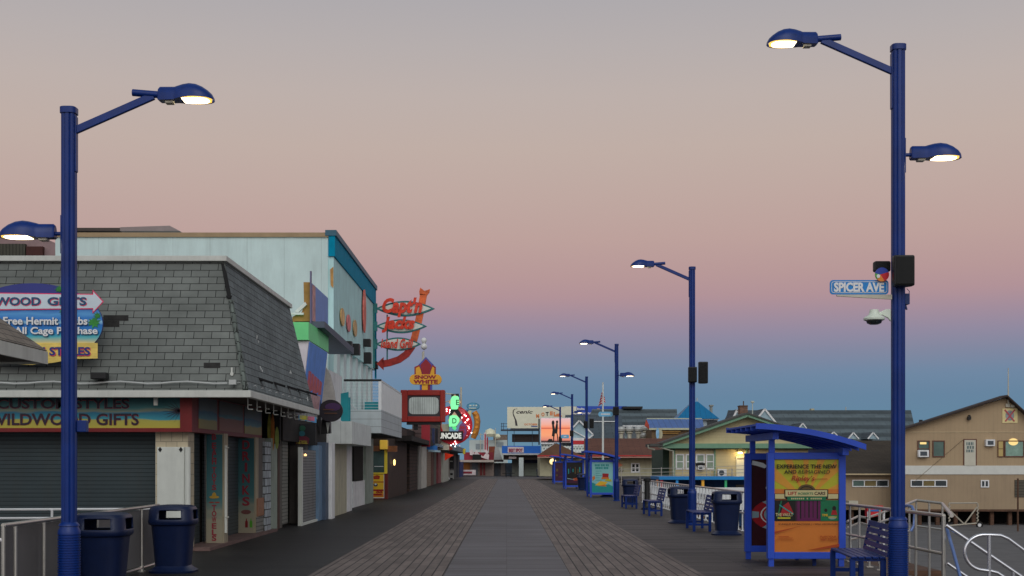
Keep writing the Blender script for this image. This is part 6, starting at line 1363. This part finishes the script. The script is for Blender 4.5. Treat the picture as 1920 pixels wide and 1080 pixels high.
b = MB(); b.tube([P(1215, 834, D - .5), P(1216, 840, D - .5), P(1228, 843, D - .5)], .07, 6); b.tube([P(1233, 834, D - .6), P(1235, 838, D - .6), P(1262, 846, D - .3), P(1263, 893, D - .2)], .07, 6); b.build('downpipe', mat('pale drainpipe', A(140, 140, 128, .55), .5), cg)
b = MB(); b.rect(1218, 832, 1243, 837, D - .8, 3); b.build('side_eave', mat('charcoal shingles', 0), cg)
M_sage = mat('pale green glass', A(110, 124, 108, .55), .2, var=.15, ns=1.5, spec=.6)
for x0, x1 in ((1266.5, 1283), (1285, 1301), (1304.5, 1321.5), (1323, 1339.5)): window(cg, x0, 851, x1, 880.5, D + .2, M_white, M_sage, 1, 2, .11)
b = MB(); b.rect(1305, 868, 1322, 872.5, D - .2, .3); b.build('awning_box', M_dark, cg)
ac(cg, 1309, 873, 1319, 881, D + .1)
b = MB(); b.rect(1380.5, 856, 1397, 893, D + .12, .08); dr = b.build('door', mat('white door', A(186, 182, 160, .6), .5, var=.05), cg)
b = MB(); b.rect(1382.5, 858, 1395, 861, D + .1, .02); b.build('door_sign', mat('door sign', A(120, 110, 90, .6), .5), dr)
b = MB(); b.rect(1384.5, 847.5, 1392, 850.5, D - .1, .2); b.build('door_lamp', M_warm, cg)
b = MB(); b.rect(1383, 846, 1393.5, 847.5, D - .2, .3); b.build('lamp_hood', M_dark, cg)
ld = bpy.data.lights.new('door_lamp_light', 'POINT'); ld.energy = 20; ld.color = (1, .72, .3); ld.shadow_soft_size = .15
lo = bpy.data.objects.new('door_lamp_light', ld); COL.objects.link(lo); lo.parent = cg; lo.location = P(1388, 852.5, D - .45) - cg.location
b = MB(); b.rect(1346, 879.5, 1363, 893, D - .8, .5); cu_ = b.build('condenser', M_white, cg, bevel=.03)
b = MB(); b.ell(P(1353, 886.5, D - .81), .2, .22, d=(0, .02, 0)); b.build('fan_grille', mat('ac grille', 0), cu_)
b = MB()
for x in (1332, 1341, 1367, 1374): b.rect(x - .5, 880, x + .5, 893, D - 1.2, .06)
b.rect(1332, 880, 1341, 881, D - 1.2, .06); b.rect(1367, 880, 1374, 881, D - 1.2, .06); b.build('deck_rail', M_sensor, cg)
b = MB(); b.rect(1243, 893, 1566, 900, D - 1.6, 3); b.build('deck', M_timber, cg)
for x in range(1250, 1566, 40):
    b = MB(); b.box(PX(x, D), D - 1, -2.75, PX(x, D) + .3, D - .7, PZ(900, D)); b.build('pile', M_timber, cg)
ch = thing('chimney', 'brown brick chimney rising behind the cream gable', 'chimney', P(1395, 785, 112))
b = MB(); b.rect(1387.5, 762, 1402, 790, 112, 1); b.build('stack', mat('chimney brick', A(96, 68, 54, .55), .85, var=.2, brick=(.3, .12, .02, (.12, .1, .09), .2)), ch)
b = MB(); b.rect(1387, 760, 1402.5, 762.2, 111.95, 1.1); b.tube([P(1394, 760, 112.5), P(1394, 752, 112.5)], .05, 6); b.build('cap', mat('chimney cap', A(72, 56, 48, .55), .8), ch)
b = MB(); b.tube([P(1411, 790, 108), P(1411, 755, 108)], .04, 6); b.lathe([(.02, 0), (.16, .05), (.16, .14), (.05, .2)], P(1411, 756, 108), 10); solo(b, 'weather_mast', mat('pale mast', A(150, 156, 150, .56), .5), 'slim pale mast with a small cap right of the brick chimney', 'mast')
# beach bar with coloured posts
D = 84
bb_ = thing('beach_bar', 'beach bar with a bright blue roof edge and posts in several colours', 'bar', P(1330, 930, D))
b = MB(); b.rect(1236, 894, 1560, 899.5, D, 5); b.build('roof_edge', mat('bright blue edge', A(16, 104, 160, .56), .45, var=.08), bb_)
b = MB(); b.box(PX(1238, D), D + 3.5, -2.7, PX(1560, D), D + 5, PZ(900, D)); b.build('back_wall', mat('bar navy', A(16, 52, 88, .5), .6, var=.2), bb_)
b = MB(); b.box(PX(1300, D), D - .3, -1.2, PX(1420, D), D + .3, PZ(914, D)); b.build('counter', mat('counter white', A(176, 178, 178, .56), .5, var=.06), bb_)
for x, w, c in ((1241, 5, (150, 44, 44)), (1270, 4.6, (36, 120, 180)), (1318.5, 5, (196, 130, 40)), (1361.5, 4.2, (40, 130, 84)), (1216, 4, (150, 110, 50)), (1233, 3.4, (140, 84, 34))):
    b = MB(); b.box(PX(x - w/2, D), D + .1, -2.75, PX(x + w/2, D), D + .3, PZ(899.5, D)); b.build('post', mat('bar post %d' % x, A(*c, .54), .5, var=.1), bb_)
for x0, x1 in ((1303, 1313), (1380, 1396)):
    b = MB(); b.rect(x0, 909, x1, 914, D + 3.4, .1); b.build('hatch', mat('hatch tan', A(110, 104, 90, .5), .6), bb_)
b = MB(); b.rect(1205, 928, 1300, 931, D - 2, .2); b.rect(1300, 930, 1420, 932, D - 2, .2); b.rect(1205, 937, 1420, 939, D - 2, .2); b.build('rust_rail', mat('rust rail', A(96, 44, 34, .54), .7), bb_)
b = MB(); b.rect(1330, 928, 1420, 956, D - 3, .3); b.build('white_hull', mat('counter white', 0), bb_)
# flagpole
D = 110
fp = thing('flagpole', 'tall white flagpole with a drooping American flag', 'flagpole', (PX(1130.5, D), D, 0))
b = MB(); x = PX(1130.5, D); b.tube([(x, D, 0), (x, D, PZ(719, D))], [.11, .06], 10); b.build('pole', mat('flagpole white', A(176, 180, 176, .58), .4), fp, smooth=40)
b = MB(); b.lathe([(.01, -.07), (.07, 0), (.01, .07)], (x, D, PZ(718, D)), 8); b.build('finial', M_sensor, fp)
b = MB(); nU, nV = 10, 9; vs = []
for j in range(nV + 1):
    for i in range(nU + 1):
        u, v = i/nU, j/nV; px = 1130 - 8.5*u*(.25 + .75*v) if True else 0; py = 736 + 20*v + 6*u*v
        q = P(px, py, D); vs.append((q.x, D + .12*math.sin(u*9 + v*2) - .05, q.z))
fl = MB()
for j in range(nV):
    for i in range(nU):
        fl.cm = 2 if (v := j) < 4 and i < 4 else (0 if j % 2 == 0 else 1)
        k = j*(nU+1) + i; fl.face([vs[k], vs[k+nU+1], vs[k+nU+2], vs[k+1]])
for j in range(5):
    a_ = [P(1131 + .2*j, 742 + 2.2*j, D), P(1134 - .1*j + j*.4, 745 + 2*j, D)]; fl.cm = j % 2; fl.face([a_[0], a_[0] + Vector((0, 0, -.10)), a_[1] + Vector((0, 0, -.10)), a_[1]])
fl.build('flag', [mat('flag red', A(150, 34, 44, .55), .7), mat('flag white', A(170, 160, 164, .55), .7), mat('flag blue', A(40, 40, 84, .55), .7)], fp, solid=.01)
# tan two storey house, far right
D = 90
tn = thing('tan_house', 'tan two storey gabled house with a white band and a painted crest', 'building', P(1830, 985, D))
M_tan_w = mat('tan siding', A(136, 117, 92, .53), .7, var=.05, ns=.5, groove=('u', .3, .05, .15), grime=.08); M_tanlow = mat('tan lower siding', A(126, 109, 88, .53), .7, var=.06, ns=.5, groove=('u', .3, .05, .15), grime=.12)
M_wb = mat('white band', A(172, 172, 166, .58), .6, var=.05); M_brt = mat('brown window trim', A(76, 46, 36, .5), .6)
RXp = 2096
gp = [(1680, 873), (1680, 812), (1888, 746), (RXp, 960 - 146), (RXp, 873)]
gp = [(1680, 873), (1680, 810), (1889, 745), (1920, 772), (1990, 835), (1990, 873)]
b = MB(); b.fprism(gp, D, .65); b.build('upper_wall', M_tan_w, tn)
b = MB(); b.box(33, D + .7, PZ(955, D), 44, D + 14, PZ(815, D)); b.build('rear_wing', M_tan_w, tn)
b = MB(); b.rect(1680, 889.5, 1990, 955, D, .65); b.build('lower_wall', M_tanlow, tn)
b = MB(); b.rect(1680, 873, 1990, 889.5, D - .05, .7); b.build('white_band', M_wb, tn)
b = MB(); b.rect(1680, 809.5, 1990, 811, D - .03, .03); b.build('trim_line', mat('tan line', A(152, 136, 108, .56), .6), tn)
b = MB()
for (xa_, ya), (xc, yc) in (((1676, 812), (1889, 743.5)), ((1889, 743.5), (1996, 841))):
    p, q = P(xa_, ya, D - .6), P(xc, yc, D - .6); d3 = Vector((0, 1.3, 0)); u3 = Vector((0, 0, .12)); b.face([p + u3, q + u3, q + u3 + d3, p + u3 + d3]); b.face([p, p + d3, q + d3, q]); b.face([p, q, q + u3, p + u3])
b.build('roof', mat('brown black roof', A(46, 38, 36, .55), .8), tn)
b = MB(); b.rect(1680, 955, 1990, 990, D + 5, .3); b.build('crawl_shade', M_dark, tn)  # near-black sheet standing in for the shade under the house
for x in range(1690, 1990, 34):
    b = MB(); b.box(PX(x, D), D + .3, -2.75, PX(x, D) + .25, D + .6, PZ(955, D)); b.build('pile', M_timber, tn)
b = MB(); b.rect(1680, 955, 1990, 959, D - .04, .3); b.build('sill_beam', M_timber, tn)
M_grnglass = mat('reflective green glass', A(64, 82, 76, .55), .12, var=.25, ns=1, spec=.6)
window(tn, 1720, 826, 1743, 857, D, M_brt, M_grnglass, 1, 2, .07); ac(tn, 1722, 844, 1742, 857, D - .05)
window(tn, 1748, 826, 1771, 857, D, M_brt, M_grnglass, 1, 1, .07)
window(tn, 1870, 826, 1882, 857, D, M_brt, M_warmglass, 1, 2, .06); window(tn, 1883, 826, 1920, 857, D, M_brt, mat('pale reflective glass', A(104, 128, 116, .55), .12, var=.2, spec=.6), 1, 1, .07)
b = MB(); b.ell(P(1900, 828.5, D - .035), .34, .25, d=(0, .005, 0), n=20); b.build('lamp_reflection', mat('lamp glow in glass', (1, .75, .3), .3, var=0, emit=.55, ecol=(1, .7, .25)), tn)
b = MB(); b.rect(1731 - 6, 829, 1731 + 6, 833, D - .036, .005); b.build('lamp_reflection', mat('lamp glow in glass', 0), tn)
b = MB(); b.rect(1806.5, 823, 1831.5, 873, D - .05, .05); d_ = b.build('door_frame', M_brt, tn)
b = MB(); b.rect(1808.5, 825, 1829.5, 873, D - .08, .03); dd_ = b.build('door', mat('house door', A(160, 156, 142, .56), .5, var=.05), tn)
b = MB(); b.rect(1812, 828, 1826, 848, D - .09, .01); b.build('door_window', mat('door lights', A(80, 92, 90, .55), .2, brick=(.18, .26, .03, A(150, 150, 140, .55), .1)), dd_)
ac(tn, 1849, 824, 1866, 836.5, D)
cr = MB(); cr.rect(1879.5, 766, 1908, 793, D - .04, .04); crest = cr.build('crest_board', mat('crest cream', A(178, 164, 118, .56), .5, var=.12), tn)
b = MB(); b.ell(P(1893.5, 779, D - .055), .3, .36, d=(0, .01, 0)); b.build('crest_ring', mat('crest grey', A(110, 116, 118, .56), .5, var=.3, ns=4), crest)
b = MB(); b.bar(P(1885, 790, D - .06), P(1903, 768, D - .06), .02, .09); b.bar(P(1902, 790, D - .065), P(1884, 768, D - .065), .02, .09); b.build('crossed_oars', mat('crest red', A(150, 60, 70, .56), .5), crest)
b = MB(); b.rect(1815, 781, 1821, 787, D - .25, .2); b.rect(1817, 778, 1820, 781, D - .15, .15); b.build('floodlight', M_black, tn)
b = MB(); b.rect(1724.5, 787, 1727, 796, D + 3, .2); b.rect(1728, 787, 1730, 795, D + 3, .2); b.build('flue', M_black, tn)
b = MB(); b.tube([P(1890.5, 760, D - .1), P(1890.5, 690, D - .1)], [.06, .03], 6); b.build('mast', M_sensor, tn)
b = MB(); b.ell(P(1899, 761.5, D - .1), .16, .09, d=(0, .1, 0)); b.rect(1886, 757, 1894, 763, D - .12, .1); b.build('mast_bracket', M_sensor, tn)
window(tn, 1707, 899.5, 1775.5, 913, D, M_white, [M_glass, mat('amber glass', A(96, 84, 52, .55), .15, var=.3, ns=1), M_glass], 3, 1, .07)
window(tn, 1838.5, 900, 1854, 914, D, M_white, M_glass, 2, 1, .08)
b = MB(); b.rect(1903, 900, 1960, 932, D - .06, .06); b.build('louvre', mat('brown louvre', A(66, 62, 54, .55), .7, groove=('v', .2, .3, .5)), tn)
b = MB(); b.tube([P(1807, 823, D - .06), P(1712, 905, D - .06)], .015, 4); b.build('cable', mat('thin cable', A(100, 88, 70, .55), .6), tn)
# low brown roofed annex
D = 92
an = thing('annex', 'low annex with a dark brown shingle roof and triple white window beside the tan house', 'building', P(1630, 985, D))
b = MB(); b.face([P(1560, 888, D - .5), P(1680, 888, D - .5), P(1680, 826, D + 7), P(1560, 826, D + 7)]); b.build('roof', mat('dark brown shingles', A(54, 46, 38, .55), .9, var=.12, ns=.8, brick=(.6, .2, .02, (.03, .025, .02), .12)), an)
b = MB(); b.rect(1560, 888, 1680, 890.5, D - .6, .3); b.build('gutter', mat('tan line', 0), an)
b = MB(); b.rect(1562, 890.5, 1680, 956, D, 8); b.build('wall', M_tanlow, an)
b = MB(); b.rect(1562, 956, 1680, 990, D + 3, .3); b.build('crawl_shade', M_dark, an)  # near-black sheet painted as the shade below the annex
for x in range(1566, 1680, 30):
    b = MB(); b.box(PX(x, D), D + .3, -2.75, PX(x, D) + .25, D + .6, PZ(956, D)); b.build('pile', M_timber, an)
window(an, 1597.5, 899.5, 1666, 913, D, M_white, [M_grnglass, mat('amber glass', 0), M_glass], 3, 1, .07)
b = MB(); b.rect(1592, 939, 1609, 945, D - 1, 1); b.build('utility_box', M_sensor, an)
# cart, board on a post, bright tarpaulin
D = 87.5
ct = thing('beach_cart', 'white pipe frame beach cart with wheels under the tan house', 'cart', P(1811, 986, D))
b = MB(); b.tube([P(1779, 946, D), P(1780, 943.5, D), P(1832, 943, D), P(1834, 946, D)], .05, 8); b.tube([P(1782, 958, D), P(1808, 983, D)], .05, 8); b.tube([P(1831, 952, D), P(1808, 983, D)], .05, 8); b.tube([P(1780, 985.5, D), P(1832, 981, D)], .05, 8); b.build('frame', mat('pvc pipe', A(130, 124, 112, .5), .5, var=.1), ct, smooth=40)
for x in (1780, 1833):
    b = MB(); b.tube([P(x + (1.2 if k % 2 else -1.2), 946 + k*3.2, D) for k in range(11)], .055, 6); b.build('corrugated_leg', mat('pvc pipe', 0), ct, smooth=40)
for dy in (0, .9):
    b = MB(); cw = P(1836.5, 984.5, D + dy); b.tube([cw + Vector((.19*math.cos(k*math.pi/8), 0, .19*math.sin(k*math.pi/8))) for k in range(16)], .06, 6, closed=True); wh = b.build('wheel', M_black, ct, smooth=60)
    b = MB(); b.ell(cw + Vector((0, -.03, 0)), .12, .12, d=(0, .06, 0), n=16); b.build('hub', M_white, wh)
sb_ = thing('notice_board', 'brown notice board on a timber post at the right edge', 'notice board', P(1908, 995, 82))
b = MB(); b.tube([(PX(1908.5, 82), 82, -2.75), (PX(1908.5, 82), 82, PZ(897, 82))], .06, 8); b.build('post', M_timber, sb_)
tl = MB(); q0 = P(1621, 948, 80); tl.fprism([(1626, 949), (1656, 948), (1652, 966), (1626, 972)], 80, .5); tl.cm = 1; tl.fprism([(1628, 955.5), (1652, 955.5), (1650, 959), (1628, 959)], 79.97, .03); tl.cm = 0; tl.rect(1626, 972, 1628, 1000, 80.1, .1); tl.rect(1650, 966, 1652, 1000, 80.1, .1)
solo(tl, 'tarpaulin', [mat('red tarpaulin', A(160, 26, 30, .55), .5, var=.15), mat('blue stripe', A(40, 84, 140, .55), .5)], 'bright red and blue tarpaulin seen through the railing', 'tarpaulin')

cf = thing('cable_railing', 'thin wire railing crossing in front of the cream gabled building and cream wall', 'railing', P(1280, 893, 97))
for y in (877, 884, 890):
    b = MB(); b.tube([P(1162, y + 3, 97), P(1300, y, 97), P(1398, y - 4, 97)], .02, 5); b.build('wire', M_rail, cf)
for x in (1165, 1200, 1240, 1280, 1325, 1372):
    b = MB(); b.tube([P(x, 876, 97), (P(x, 876, 97).x, 97, -.1 if x < 1235 else -2.75)], .03, 6); b.build('post', M_rail, cf)
